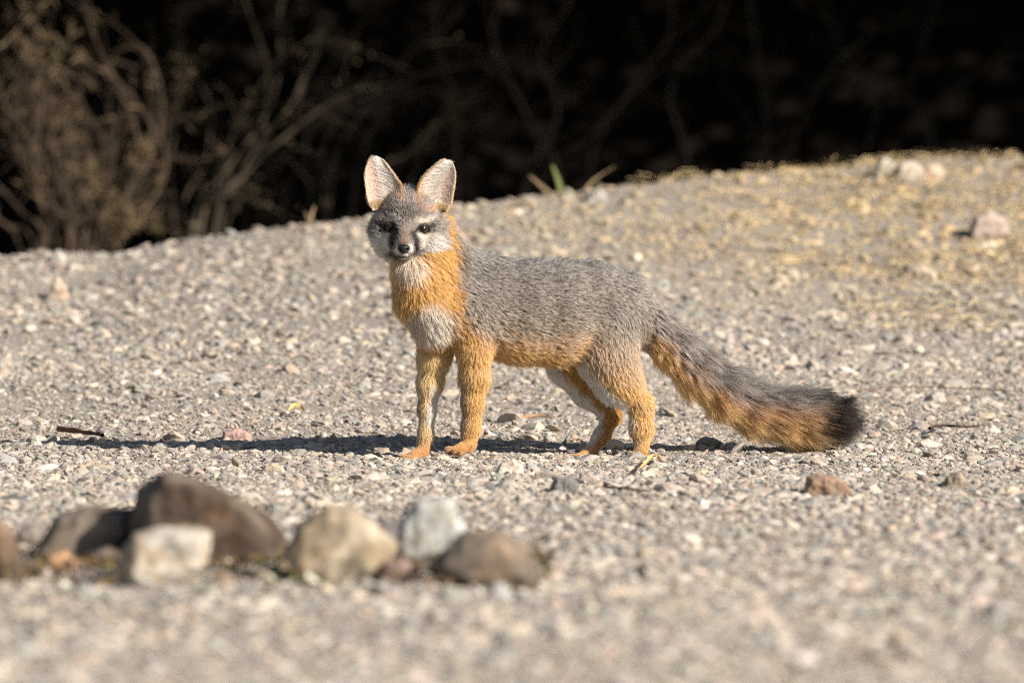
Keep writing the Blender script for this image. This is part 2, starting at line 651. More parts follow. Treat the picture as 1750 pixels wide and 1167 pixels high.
rock("stone", [(80, 444), (88, 424), (100, 418), (112, 432), (115, 446)], 0.05,
     (200, 196, 188), "pale stone standing on the low left end of the gravel crest", None, (180, 174, 166), seed=27)
rock("stone", [(1494, 300), (1500, 268), (1512, 262), (1530, 272), (1533, 298), (1512, 304)], 0.06,
     (196, 190, 172), "pale greenish stone on the crest's highest point", None, (176, 168, 150), seed=28)
rock("stone", [(1530, 302), (1536, 272), (1556, 266), (1578, 280), (1578, 302), (1552, 308)], 0.07,
     (192, 182, 166), "largest cream stone on the crest's highest point", None, (190, 176, 158), seed=29)
rock("stone", [(1577, 296), (1583, 276), (1600, 272), (1613, 282), (1610, 298), (1594, 304)], 0.06,
     (202, 180, 158), "peach coloured stone beside the largest cream stone on the crest", None, (206, 178, 150), seed=30)
rock("stone", [(1655, 398), (1664, 362), (1690, 352), (1716, 366), (1726, 392), (1700, 408), (1670, 408)], 0.08,
     (176, 160, 148), "round pinkish stone in the yellow grass of the mound", None, (172, 152, 140), seed=31)
rock("stone", [(1654, 418), (1668, 410), (1698, 402), (1704, 412), (1684, 422), (1660, 426)], 0.05,
     (226, 212, 184), "white slab shaped stone below the round pinkish stone", None, (208, 192, 164), seed=32)
rock("stone", [(50, 758), (54, 742), (63, 737), (72, 748), (70, 760), (58, 762)], 0.025,
     (218, 210, 198), "small white stone at the tip of the fox's shadow", None, (196, 186, 172), seed=33)
rock("stone", [(1535, 470), (1548, 446), (1572, 442), (1598, 456), (1602, 472), (1565, 478)], 0.08,
     (194, 178, 158), "broad tan stone at the foot of the grassy mound", None, (176, 160, 140), seed=34)
rock("stone", [(944, 800), (950, 788), (968, 785), (985, 792), (985, 803), (960, 806)], 0.03,
     (206, 196, 184), "whitish stone beside the dark grey pointed stone", None, (186, 176, 164), seed=35)
rock("stone", [(376, 746), (384, 726), (405, 720), (426, 730), (430, 746), (402, 752)], 0.05,
     (182, 152, 142), "rough pink stone behind the middle of the shadow", None, (164, 134, 124), seed=36, rough=0.06)
rock("stone", [(986, 816), (992, 798), (1006, 794), (1020, 806), (1020, 818), (1002, 822)], 0.03,
     (172, 154, 144), "pinkish grey stone below the dark grey pointed stone", None, (154, 138, 128), seed=37)
rock("stone", [(1608, 826), (1618, 802), (1640, 796), (1655, 812), (1652, 828), (1630, 832)], 0.04,
     (150, 136, 118), "grainy brown stone near the right edge", None, (128, 118, 104), seed=38, rough=0.06)
rock("stone", [(1688, 834), (1706, 820), (1732, 818), (1750, 830), (1742, 842), (1708, 844)], 0.05,
     (186, 174, 154), "flat tan stone right of the grainy brown stone", None, (166, 154, 138), seed=39)
rock("stone", [(1000, 340), (1006, 320), (1022, 314), (1036, 324), (1036, 342), (1018, 346)], 0.05,
     (186, 182, 174), "grey stone on the crest beside the grass blades", None, (168, 162, 154), seed=40)
rock("stone", [(1104, 784), (1112, 775), (1134, 780), (1150, 792), (1140, 798), (1118, 794)], 0.03,
     (196, 190, 178), "pale slab against the near hind paw", None, (176, 168, 156), seed=41)
rock("stone", [(1072, 796), (1078, 782), (1092, 780), (1104, 792), (1100, 799), (1084, 800)], 0.02,
     (126, 130, 132), "blue grey chip in front of the near hind paw", None, (112, 114, 116), seed=42)

# ------------------------------------------------------------------ vegetation behind the berm
bark_mat = attr_mat("dry_bark", rough=0.9, vary=0.25, scale=60)
leaf_mat = attr_mat("leaf", rough=0.8, vary=0.15, scale=20)
dark_bank_mat, _t, _b, _o = new_mat("bank_soil_in_shade")
_b.inputs["Base Color"].default_value = (0.012, 0.009, 0.007, 1)  # darker than soil: the deep thicket shade is put into this colour
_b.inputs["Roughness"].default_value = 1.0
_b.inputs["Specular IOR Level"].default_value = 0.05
bx = np.linspace(-30, 30, 121)
bt = np.linspace(0, 1, 30)
BX, BT = np.meshgrid(bx, bt, indexing='ij')
BY = 12.5 + 6.0 * BT + 0.5 * noise2(BX, BT * 5, 0.6, 31)
BZ = -0.6 + 7.0 * BT ** 0.8 + 0.25 * noise2(BX, BT * 6, 1.1, 32)
bi = np.arange(BX.size).reshape(BX.shape)
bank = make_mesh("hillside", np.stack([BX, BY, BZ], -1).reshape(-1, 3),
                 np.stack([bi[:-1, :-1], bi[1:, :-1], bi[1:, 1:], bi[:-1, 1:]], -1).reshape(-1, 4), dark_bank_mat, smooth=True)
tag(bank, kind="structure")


def leaf_quads(centers, size, r, up=0.0, aspect=0.4):
    n = len(centers)
    d = r.normal(size=(n, 3))
    d[:, 2] += up
    d /= np.linalg.norm(d, axis=1, keepdims=True)
    e = np.cross(d, r.normal(size=(n, 3)))
    e /= np.linalg.norm(e, axis=1, keepdims=True) + 1e-9
    nrm = np.cross(d, e)
    L = (size * r.uniform(0.6, 1.3, n))[:, None]
    W = L * aspect
    a = centers - d * L * 0.5
    b = centers + e * W * 0.5 + nrm * L * 0.06
    c = centers + d * L * 0.5
    dd = centers - e * W * 0.5 + nrm * L * 0.06
    V = np.stack([a, b, c, dd], 1).reshape(-1, 3)
    F = (np.arange(n) * 4)[:, None] + np.arange(4)[None]
    return V, F


def canopy_tree(name, base, centers, nleaf, lsize, label, seed, hole=None):
    """an unseen tree added to shade the thicket; its crown is made of several leaf clumps (centre, radii)"""
    r = np.random.default_rng(seed)
    root = empty(name, base)
    base = np.array(base)
    parts = []
    for c, rr in centers:
        c = np.array(c)
        mid = (base + c) / 2 + r.normal(0, 0.15, 3)
        k = catmull([base, base * 0.6 + mid * 0.4 + [0, 0, 0.1], mid, c], 12)
        parts.append(tube(k, np.linspace(0.10, 0.02, 12), 7))
    v, f = join_parts(parts)
    o = make_mesh("trunk", v - base, f, bark_mat, root, smooth=True, col=np.tile([0.06, 0.045, 0.034], (len(v), 1)))
    vol = np.array([np.prod(rr) for c, rr in centers])
    cnt = (nleaf * vol / vol.sum()).astype(int)
    P = []
    for (c, rr), n in zip(centers, cnt):
        d = r.normal(size=(n, 3))
        d /= np.linalg.norm(d, axis=1, keepdims=True)
        q = d * (r.uniform(0, 1, (n, 1)) ** 0.45)
        P.append(np.array(c) + q * np.array(rr) * (1 + 0.2 * noise3(d * 2 + np.array(c), 41)[:, None]))
    P = np.vstack(P)
    if hole is not None:
        P = P[~hole(P)]
    v, f = leaf_quads(P, np.full(len(P), lsize), r)
    c = np.array([0.022, 0.026, 0.011]) * r.uniform(0.6, 1.4, (len(P), 1)) * np.array([1, 1, 1])
    make_mesh("crown", v - base, f, leaf_mat, root, col=np.repeat(c, 4, 0))
    tag(root, label, "tree", "unseen trees added to shade the thicket")
    return root


def sun_hole(P):
    """a gap in the crowns: light that reaches the tips of the left shrub passes here"""
    d = np.array([SUN_DIR[0] * math.cos(SUN_EL), SUN_DIR[1] * math.cos(SUN_EL), -math.sin(SUN_EL)])
    out = np.zeros(len(P), bool)
    for t_, rr in (((-1.2, 7.4, 0.12), 0.16), ((-1.0, 7.35, 0.18), 0.12), ((-1.35, 7.2, 0.42), 0.14)):
        w = P - np.array(t_)
        along = w @ d
        out |= np.linalg.norm(w - along[:, None] * d, axis=1) < rr
    return out


canopy_tree("added_shade_tree", (-2.6, 9.5, -0.35), [((-3.2, 8.6, 2.5), (1.7, 1.9, 1.2)), ((-1.2, 8.6, 2.6), (1.6, 1.9, 1.25)), ((-2.2, 10.5, 2.9), (2.2, 1.8, 1.4))],  # unseen trees from here on, added to keep sun and sky off the thicket
            26000, 0.13, "unseen tree added to shade the left side of the thicket", 51, sun_hole)
canopy_tree("added_shade_tree", (3.2, 12.3, -0.35), [((0.7, 8.7, 2.55), (1.7, 1.9, 1.2)), ((2.5, 8.6, 2.5), (1.6, 1.9, 1.2)), ((1.2, 10.8, 3.0), (2.4, 1.8, 1.5))],
            26000, 0.13, "unseen tree added to shade the middle of the thicket", 52, sun_hole)
canopy_tree("added_shade_tree", (4.0, 8.5, -0.35), [((4.4, 7.6, 2.1), (1.7, 2.1, 1.5)), ((5.6, 7.2, 1.8), (1.8, 2.3, 1.8)), ((4.9, 9.8, 2.4), (2.2, 2.0, 1.8)), ((3.8, 7.2, 3.3), (2.0, 1.9, 1.0))],
            32000, 0.13, "unseen tree added to shade the right side of the thicket", 53, sun_hole)
canopy_tree("added_shade_tree", (7.4, 7.5, -0.35), [((7.4, 6.6, 1.9), (1.9, 2.3, 1.9)), ((8.4, 8.4, 2.6), (2.2, 2.4, 2.2)), ((6.6, 6.4, 3.8), (2.2, 2.0, 1.2))],
            30000, 0.13, "unseen tree added to shade the thicket from the far right", 54)


canopy_tree("added_shade_tree", (-6.5, 13.0, 0.4), [((-2.5, 12.5, 4.3), (3.2, 2.6, 1.5)), ((1.8, 13.2, 4.5), (3.2, 2.6, 1.5)), ((5.5, 12.5, 4.2), (3.2, 2.6, 1.6))],  # added against sun flecks on the bank
            45000, 0.2, "tall unseen tree added to shade the slope behind the thicket", 55)


def shrub(name, canes, label, seed, twig_n=5, leaf_n=0, leaf_col=(0.2, 0.14, 0.07), leaf_size=0.02, cane_col=(0.075, 0.052, 0.035), r0=0.011, leaf_at=None, leaf_shape=(0.35, 0.0), group="dry shrubs behind the crest"):
    """canes: list of (Y, [(px,py)...], radius scale); each cane is a branch with side twigs; foliage is clusters of small dry leaves"""
    r = np.random.default_rng(seed)
    firstp = at(canes[0][1][0][0], canes[0][1][0][1], canes[0][0])
    base = np.array([firstp[0], canes[0][0], float(ground_z(firstp[0], canes[0][0]))])
    root = empty(name, base)
    leafP = []
    for (Y, pts, rs) in canes:
        pts = np.asarray(pts, float)
        Ys = Y + np.linspace(0, r.uniform(-0.5, 0.5), len(pts))
        P = at(pts[:, 0], pts[:, 1], Ys)
        gz = float(ground_z(P[0, 0], P[0, 1]))
        if P[0, 2] > gz + 0.01:
            foot = P[0].copy()
            foot[2] = gz - 0.02
            foot[0] = P[0, 0] - 0.35 * (P[1, 0] - P[0, 0])
            P = np.vstack([foot, P])
        k = catmull(P, 26)
        k += 0.05 * np.linspace(0, 1, 26)[:, None] * np.stack([noise3(k * 3.2, 64 + seed), noise3(k * 3.2, 65 + seed), noise3(k * 3.2, 66 + seed)], -1)
        k += 0.006 * np.stack([noise3(k * 9, 61 + seed), noise3(k * 9, 62 + seed), noise3(k * 9, 63 + seed)], -1)
        parts = [tube(k, np.linspace(r0, r0 * 0.35, 26) * rs, 7)]
        for _ in range(twig_n):
            i = r.integers(6, 25)
            dirv = k[min(i + 1, 25)] - k[i]
            dirv /= np.linalg.norm(dirv) + 1e-9
            d = dirv * 0.8 + r.normal(0, 0.5, 3)
            d /= np.linalg.norm(d)
            L = r.uniform(0.1, 0.28)
            tw = catmull([k[i], k[i] + d * L * 0.5 + [0, 0, 0.01], k[i] + d * L + r.normal(0, 0.03, 3)], 7)
            parts.append(tube(tw, np.linspace(r0 * 0.3, r0 * 0.12, 7) * rs, 5))
            if leaf_n:
                leafP.append((tw[3:], 0.6))
        if leaf_n:
            leafP.append((k[14:], 0.5))
        v, f = join_parts(parts)
        c = np.array(cane_col) * r.uniform(0.8, 1.25)
        make_mesh("branch", v - base, f, bark_mat, root, smooth=True, col=np.tile(c, (len(v), 1)))
    if leaf_n:
        n = leaf_n
        cl = []
        per = max(1, n // max(1, len(leafP)))
        for q, w in leafP:
            i = r.integers(0, len(q), per)
            cl.append(q[i] + r.normal(0, 0.022, (per, 3)))
        if leaf_at:
            for (px, py, Y, rr, m) in leaf_at:
                c0 = at(px, py, Y)
                cl.append(c0 + r.normal(0, 0.45, (m, 3)) * rr * np.array([1, 1, 1]))
        cl = np.vstack(cl)
        v, f = leaf_quads(cl, np.full(len(cl), leaf_size), r, aspect=leaf_shape[0], up=leaf_shape[1])
        c = np.array(leaf_col) * r.uniform(0.55, 1.45, (len(cl), 1))
        make_mesh("foliage", v - base, f, leaf_mat, root, col=np.repeat(c, 4, 0))
    tag(root, label, "shrub", group)
    return root


arcs = []
ar = np.random.default_rng(404)
for _ in range(26):
    x0 = ar.uniform(30, 200)
    x1 = x0 + ar.normal(-40, 95)
    y1 = ar.uniform(-60, 230)
    bend = ar.normal(0, 60)
    q = np.linspace(0, 1, 6)
    xs = x0 + (x1 - x0) * q ** 1.3 + bend * np.sin(q * np.pi) + 22 * np.sin(q * 7 + ar.uniform(0, 6)) * q
    ys = 430 + (y1 - 430) * q - 0 * q
    if ar.uniform() < 0.45:                                   # tips that arch over and hang
        ys[-1] = ys[-2] + ar.uniform(10, 50)
        xs[-1] = xs[-2] + ar.choice([-1, 1]) * ar.uniform(25, 60)
    arcs.append((ar.uniform(6.9, 7.8), list(zip(xs, ys)), ar.uniform(0.25, 0.75)))
shrub("dry_shrub", arcs, "bushy tan shrub full of dry seed heads at the left", 71, twig_n=9, leaf_n=420, leaf_col=(0.13, 0.093, 0.05), leaf_size=0.055, leaf_shape=(0.13, -0.7),
    leaf_at=[(185, 335, 7.0, 0.05, 110), (212, 372, 7.0, 0.04, 120), (150, 300, 7.0, 0.05, 60), (240, 255, 7.1, 0.04, 60), (110, 195, 7.1, 0.06, 40), (90, 90, 7.1, 0.10, 40),
             (262, 375, 7.2, 0.03, 40), (200, 395, 7.1, 0.03, 50), (40, 20, 7.1, 0.08, 30)])
shrub("dry_shrub", [
    (8.2, [(325, 378), (380, 300), (440, 220), (480, 120), (500, -40)], 0.61),
    (8.0, [(365, 378), (430, 290), (510, 220), (600, 170), (700, 150)], 0.58),
    (8.4, [(350, 378), (420, 270), (455, 150), (440, 40), (410, -60)], 0.50),
    (8.1, [(340, 378), (400, 320), (470, 215), (500, 180)], 0.65),
    (8.6, [(300, 380), (290, 260), (310, 120), (330, -40)], 0.43),
    (8.4, [(390, 378), (500, 260), (620, 150), (720, 80), (800, 20)], 0.43),
    (8.5, [(280, 240), (310, 130), (325, 90)], 0.36),
    (8.2, [(330, 378), (365, 310), (395, 240), (470, 120), (560, 40)], 0.43),
    (8.3, [(375, 378), (400, 330), (450, 270), (560, 215)], 0.50),
    (8.6, [(420, 378), (440, 260), (520, 130), (540, -30)], 0.36),
    (8.7, [(480, 370), (520, 280), (510, 160), (560, 30)], 0.36),
    (8.5, [(310, 378), (350, 270), (350, 150), (300, 30)], 0.36),
    (8.7, [(550, 360), (540, 270), (590, 190), (660, 160)], 0.36),
], "arching grey brown canes fanning up left of the fox's head", 72, twig_n=6, leaf_n=300, leaf_col=(0.10, 0.07, 0.04), leaf_size=0.02,
    cane_col=(0.075, 0.058, 0.040), leaf_at=[(310, 110, 8.4, 0.05, 90), (315, 150, 8.4, 0.04, 60)])
shrub("dry_shrub", [
    (9.0, [(640, 330), (690, 262), (745, 200), (800, 165), (850, 150)], 0.8),
    (9.2, [(660, 330), (720, 240), (780, 200), (850, 225)], 0.9),
    (9.3, [(600, 340), (640, 200), (700, 70), (760, 30), (830, -30)], 0.8),
    (9.3, [(780, 330), (770, 160), (745, 60), (740, -40)], 0.9),
    (9.1, [(560, 350), (600, 220), (700, 120), (820, 100), (900, 95)], 0.8),
    (9.5, [(530, 360), (520, 250), (560, 130), (640, 20)], 0.9),
    (9.2, [(690, 320), (760, 230), (830, 225)], 0.7),
], "tangle of tan arching stems right behind the fox's ears", 73, twig_n=5, leaf_n=700, leaf_col=(0.10, 0.074, 0.04), leaf_size=0.022, cane_col=(0.10, 0.075, 0.048))
shrub("dry_shrub", [
    (10.0, [(900, 330), (950, 200), (930, 80), (980, -40)], 1.1),
    (10.2, [(960, 320), (900, 190), (850, 60), (880, -40)], 1.0),
    (10.4, [(1000, 310), (1060, 160), (1140, 60), (1150, -40)], 1.0),
    (10.2, [(1180, 300), (1150, 150), (1230, 40), (1260, -50)], 0.9),
    (10.1, [(930, 320), (1010, 230), (1100, 130), (1160, 110)], 0.7),
], "dim bare shrub deep in shade above the grass blades", 74, twig_n=6, leaf_n=500, leaf_col=(0.10, 0.075, 0.045), cane_col=(0.19, 0.13, 0.09))
shrub("dry_shrub", [
    (10.3, [(1310, 290), (1300, 170), (1290, 60), (1270, -40)], 1.0),
    (10.2, [(1350, 290), (1400, 150), (1480, 60), (1560, 20)], 0.9),
    (10.5, [(1580, 270), (1620, 180), (1700, 110), (1790, 90)], 0.9),
    (10.4, [(1600, 270), (1560, 160), (1590, 40), (1640, -40)], 0.9),
    (10.4, [(1480, 280), (1500, 180), (1440, 80), (1420, -30)], 0.8),
], "shadowy shrub with a few pale leaves at the upper right", 75, twig_n=6, leaf_n=500, leaf_col=(0.09, 0.075, 0.04), cane_col=(0.11, 0.085, 0.066),
    leaf_at=[(1290, 50, 10.2, 0.03, 40), (1285, 110, 10.2, 0.03, 30), (1630, 185, 10.2, 0.03, 20)])


# grass blades on the crest
def blades(name, specs, label, Y, cat="grass"):
    base = at(specs[0][0][0][0], specs[0][0][0][1], Y)
    root = empty(name, base)
    for pts, w, c in specs:
        pts = np.asarray(pts, float)
        k = catmull(at(pts[:, 0], pts[:, 1], np.linspace(Y, Y + 0.03, len(pts))), 14)
        wd = w * np.sin(np.linspace(0.35, 1, 14) * np.pi * 0.97) ** 0.6 * 0.5
        V = []
        for i in range(14):
            s_ = np.array([1.0, 0.25, 0.3 if i % 2 else 0.3])
            V += [k[i] - s_ * wd[i], k[i] + np.array([0, -0.25 * wd[i], 0]), k[i] + s_ * wd[i]]
        V = np.array(V)
        F = []
        for i in range(13):
            for j in range(2):
                F.append([i * 3 + j, i * 3 + j + 1, i * 3 + j + 4, i * 3 + j + 3])
        make_mesh("blade", V - base, np.array(F), leaf_mat, root, smooth=True, col=np.tile(c, (len(V), 1)))
    tag(root, label, cat)
    return root


blades("grass_tuft", [([(962, 345), (955, 312), (944, 282)], 0.012, (0.15, 0.16, 0.055)),
                      ([(958, 345), (930, 322), (905, 300)], 0.011, (0.2, 0.14, 0.08)),
                      ([(985, 345), (1015, 308), (1052, 284)], 0.013, (0.26, 0.19, 0.11))], "tuft of three bent blades, one green, on the gravel crest", 4.72)
blades("grass_tuft", [([(530, 384), (533, 366), (538, 352)], 0.008, (0.25, 0.18, 0.1)), ([(527, 384), (526, 372), (521, 362)], 0.006, (0.2, 0.15, 0.09))],
       "small dry grass sprout on the crest left of the fox", 4.38)
blades("grass_tuft", [([(1134, 318), (1130, 304), (1136, 296)], 0.007, (0.25, 0.19, 0.09)), ([(1138, 318), (1142, 306), (1140, 298)], 0.006, (0.22, 0.17, 0.09))],
       "tiny curled grass sprout on the crest right of the three bent blades", 4.85)

# dry grass litter on the mound
n = 4200
lx = rng.uniform(0.15, 1.75, n)
ly = rng.uniform(2.6, 5.3, n)
keep = rng.uniform(size=n) < sstep(-0.3, 0.5, noise2(lx, ly, 2.2, 91) + 0.35 * (ly - 3.6)) * sstep(0.1, 0.8, lx)
lx, ly = lx[keep], ly[keep]
lz = ground_z(lx, ly) + rng.uniform(0.004, 0.02, len(lx))
az = rng.uniform(0, np.pi, len(lx))
d = np.stack([np.cos(az), np.sin(az) * 0.8, rng.normal(0, 0.12, len(lx))], -1)
L = rng.uniform(0.03, 0.09, len(lx))[:, None]
e = np.stack([-np.sin(az), np.cos(az), np.zeros(len(lx))], -1) * 0.0008 + np.array([0, 0, 0.0006])
c0 = np.stack([lx, ly, lz], -1)
bow = np.array([0, 0, 0.008]) * rng.uniform(0.2, 1.5, (len(lx), 1))
V = np.stack([c0 - d * L / 2 - e, c0 - d * L / 2 + e, c0 + bow + e, c0 + bow - e, c0 + d * L / 2 + e, c0 + d * L / 2 - e], 1).reshape(-1, 3)
b6 = (np.arange(len(lx)) * 6)[:, None]
F = np.concatenate([b6 + [0, 1, 2, 3], b6 + [3, 2, 4, 5]])
cc = np.repeat(lin((194, 172, 130)) * rng.uniform(0.6, 1.2, (len(lx), 1)), 6, 0)
straw = make_mesh("dry_grass", V, F, leaf_mat, col=cc)
tag(straw, kind="stuff")

# brown leaf and twig litter round the stone ring
n = 1500
lx = rng.uniform(-1.15, 0.06, n)
ly = rng.normal(ground_hit(500, 985)[1] + 0.15, 0.22, n)
lz = ground_z(lx, ly) + rng.uniform(0.006, 0.018, n)
v, f = leaf_quads(np.stack([lx, ly, lz], -1), np.full(n, 0.022), rng, aspect=0.4)
cpal = np.array([lin((104, 84, 62)), lin((130, 106, 80)), lin((88, 70, 52)), lin((110, 110, 60)), lin((150, 122, 88))]) * 0.85
litter = make_mesh("leaf_litter", v, f, leaf_mat, col=np.repeat(cpal[rng.integers(0, 5, n)] * rng.uniform(0.6, 1.1, (n, 1)), 4, 0))
tag(litter, kind="stuff")


def twig(name, pts, r_, color, label, lift=0.004, cat="twig", sides=6):
    P = np.array([ground_hit(*p) for p in pts])
    P[:, 2] = ground_z(P[:, 0], P[:, 1]) + r_ + lift + 0.004
    k = catmull(P, 24)
    k += 0.0015 * np.stack([noise3(k * 40, 1), noise3(k * 40, 2), noise3(k * 40, 3)], -1)
    v, f = tube(k, r_ * (1 + 0.3 * noise3(k * 60, 9)) * np.linspace(1, 0.6, 24), sides)
    base = k[0].copy()
    o = make_mesh(name, v - base, f, bark_mat, smooth=True, col=np.tile(lin(color) * 0.85, (len(v), 1)))
    o.location = base
    tag(o, label, cat)
    return o


twig("twig", [(100, 747), (140, 752), (175, 757)], 0.006, (120, 92, 66), "thick dark broken twig lying at the far end of the fox's shadow", 0.006)
twig("twig", [(1588, 745), (1612, 741), (1640, 743), (1675, 741)], 0.0036, (74, 60, 46), "dark stub of twig on the gravel right of the tail tip", 0.008)
twig("stem", [(1466, 690), (1530, 683), (1600, 683), (1680, 686), (1760, 692)], 0.0016, (120, 98, 80), "long thin bowed stem running from behind the tail to the right edge", 0.02, "stem")
twig("twig", [(1035, 842), (1075, 846), (1110, 850)], 0.0025, (120, 84, 62), "thin reddish twig in front of the hind paws", 0.004)
twig("twig", [(886, 724), (915, 722), (948, 723)], 0.003, (180, 140, 100), "straw coloured twig seen under the fox's belly", 0.006)


def leaf(name, pts, w, color, label):
    P = np.array([ground_hit(*p) for p in pts])
    P[:, 2] = ground_z(P[:, 0], P[:, 1]) + 0.012
    k = catmull(P, 12)
    k[:, 2] += 0.006 * np.sin(np.linspace(0, np.pi, 12))
    t = np.gradient(k, axis=0)
    t /= np.linalg.norm(t, axis=1, keepdims=True)
    sd_ = np.cross(t, [0, -0.5, 0.85])
    wd = w * np.sin(np.linspace(0.05, 0.95, 12) * np.pi)[:, None] * 0.5
    V = np.stack([k - sd_ * wd + [0, 0, 0.004], k, k + sd_ * wd + [0, 0, 0.004]], 1).reshape(-1, 3)
    F = np.array([[i * 3 + j, i * 3 + j + 1, i * 3 + j + 4, i * 3 + j + 3] for i in range(11) for j in range(2)])
    base = k[0].copy()
    o = make_mesh(name, V - base, F, leaf_mat, smooth=True, col=np.tile(lin(color) * 0.9, (len(V), 1)))
    o.location = base
    tag(o, label, "leaf")
    return o


leaf("fallen_leaf", [(1094, 814), (1108, 806), (1118, 796), (1130, 802)], 0.012, (222, 188, 128), "curled yellow leaf below the near hind paw")
leaf("fallen_leaf", [(494, 714), (506, 710), (520, 714)], 0.012, (232, 196, 120), "flat yellow leaf on the gravel left of the front paws")

#FOX_START
# ------------------------------------------------------------------ the fox
H = np.array([-0.927, -0.375, 0.0])                         # heading
LFT = np.array([0.375, -0.927, 0.0])                        # the fox's left, towards the camera
fox = empty("fox", (0.0, 0.0, 0.0))
tag(fox, "grey and orange fox with a black tipped tail standing on gravel, looking at the camera", "fox")


class Prim:
    pass


PR = []


def cone(pts, group, k=0.010, flat=1.0):
    """chain of (px, py, Y, radius px): round cones; the order of the points is the way the fur lies"""
    for a, b in zip(pts[:-1], pts[1:]):
        p = Prim()
        p.a, p.b = at(a[0], a[1], a[2]), at(b[0], b[1], b[2])
        p.ra, p.rb = a[3] * S, b[3] * S
        p.group, p.k, p.flat = group, k, flat
        p.flow = (p.b - p.a) / (np.linalg.norm(p.b - p.a) + 1e-9)
        p.kind = 'cone'
        ext = max(p.ra, p.rb) + 0.03
        p.lo, p.hi = np.minimum(p.a, p.b) - ext, np.maximum(p.a, p.b) + ext
        PR.append(p)


def ell(px, py, Y, r, group, k=0.008, flow=None, cut=False):
    p = Prim()
    p.kind = 'ell'
    p.c = at(px, py, Y)
    p.r = np.array(r, float) * S
    p.group, p.k, p.flow, p.cut = group, k, flow, cut
    p.lo, p.hi = p.c - p.r - 0.03, p.c + p.r + 0.03
    PR.append(p)


def pdist(p, X):
    if p.kind == 'cone':
        q = X - p.a
        ab = p.b - p.a
        if p.flat != 1.0:
            f = 1 / p.flat - 1
            q = q + f * (q @ LFT)[..., None] * LFT
            ab = ab + f * (ab @ LFT) * LFT
        t = np.clip((q @ ab) / (ab @ ab), 0, 1)
        d = np.sqrt(((q - t[..., None] * ab) ** 2).sum(-1)) - (p.ra + (p.rb - p.ra) * t)
        return d
    q = X - p.c
    k0 = np.sqrt(((q / p.r) ** 2).sum(-1))
    k1 = np.sqrt(((q / p.r ** 2) ** 2).sum(-1)) + 1e-9
    return k0 * (k0 - 1) / k1


# trunk and neck (flow runs from the head back to the tail)
cone([(716, 436, -0.115, 44), (735, 480, -0.105, 52), (775, 507, -0.075, 66), (830, 523, -0.04, 78), (890, 531, -0.013, 84), (950, 533, 0.013, 86),
      (1008, 524, 0.04, 75), (1058, 524, 0.06, 58), (1106, 553, 0.085, 36)], 'trunk', 0.014, 0.82)
cone([(702, 385, -0.125, 44), (722, 440, -0.11, 46)], 'neck', 0.016)
cone([(706, 455, -0.145, 30), (722, 512, -0.125, 40), (742, 560, -0.092, 33)], 'chest', 0.02)
cone([(752, 392, -0.095, 22), (790, 452, -0.08, 26), (840, 470, -0.04, 30)], 'neck', 0.02)
# tail
TAILPTS = np.array([(1092, 543, 0.082), (1145, 590, 0.095), (1190, 633, 0.105), (1240, 668, 0.11), (1290, 694, 0.115), (1345, 707, 0.12), (1384, 712, 0.12), (1416, 715, 0.12)], float)
tr = [35, 29, 28, 27, 26, 26, 25, 20]
cone([(*q, r_) for q, r_ in zip(TAILPTS, tr)], 'tail', 0.012)
# front legs
cone([(757, 560, -0.055, 36), (742, 610, -0.055, 25), (735, 655, -0.055, 18.5), (730, 700, -0.055, 13.5), (728, 742, -0.055, 11), (723, 768, -0.058, 11.5)], 'legRF', 0.012)
cone([(722, 772, -0.062, 11), (706, 779, -0.075, 9)], 'legRF', 0.006)
for q in [(697, 785, -0.098), (690, 784, -0.085), (689, 782, -0.07), (704, 786, -0.10)]:
    cone([(710, 779, -0.076, 6), (*q, 5.8)], 'legRF', 0.0018)
cone([(806, 540, -0.075, 42), (811, 600, -0.085, 25), (811, 645, -0.088, 20.5), (808, 690, -0.09, 15.5), (805, 730, -0.092, 12.5), (801, 757, -0.095, 12.5)], 'legLF', 0.02)
cone([(800, 762, -0.098, 12), (786, 768, -0.108, 10)], 'legLF', 0.006)
for q in [(777, 772, -0.136), (769, 772, -0.125), (766, 769, -0.108), (786, 774, -0.138)]:
    cone([(788, 768, -0.11, 6.5), (*q, 6.0)], 'legLF', 0.0018)
# hind legs
cone([(1045, 545, 0.045, 54), (1036, 602, 0.03, 46), (1058, 648, 0.018, 33), (1094, 690, 0.022, 14), (1097, 730, 0.018, 12), (1096, 762, 0.012, 12)], 'legLH', 0.03)
cone([(1096, 766, 0.01, 12), (1090, 775, -0.005, 10)], 'legLH', 0.006)
for q in [(1076, 779, -0.018), (1085, 782, -0.03), (1097, 783, -0.032), (1107, 781, -0.02)]:
    cone([(1092, 774, -0.004, 7), (*q, 6.0)], 'legLH', 0.0018)
cone([(1012, 565, 0.085, 46), (972, 622, 0.082, 33), (1005, 668, 0.085, 26), (1046, 710, 0.095, 14), (1028, 745, 0.085, 11.5), (1012, 768, 0.076, 11)], 'legRH', 0.016)
cone([(1011, 772, 0.072, 10), (996, 779, 0.06, 8.5)], 'legRH', 0.006)
for q in [(977, 781, 0.05), (980, 783, 0.038), (987, 785, 0.03), (996, 786, 0.032)]:
    cone([(998, 779, 0.06, 6), (*q, 5.6)], 'legRH', 0.0018)
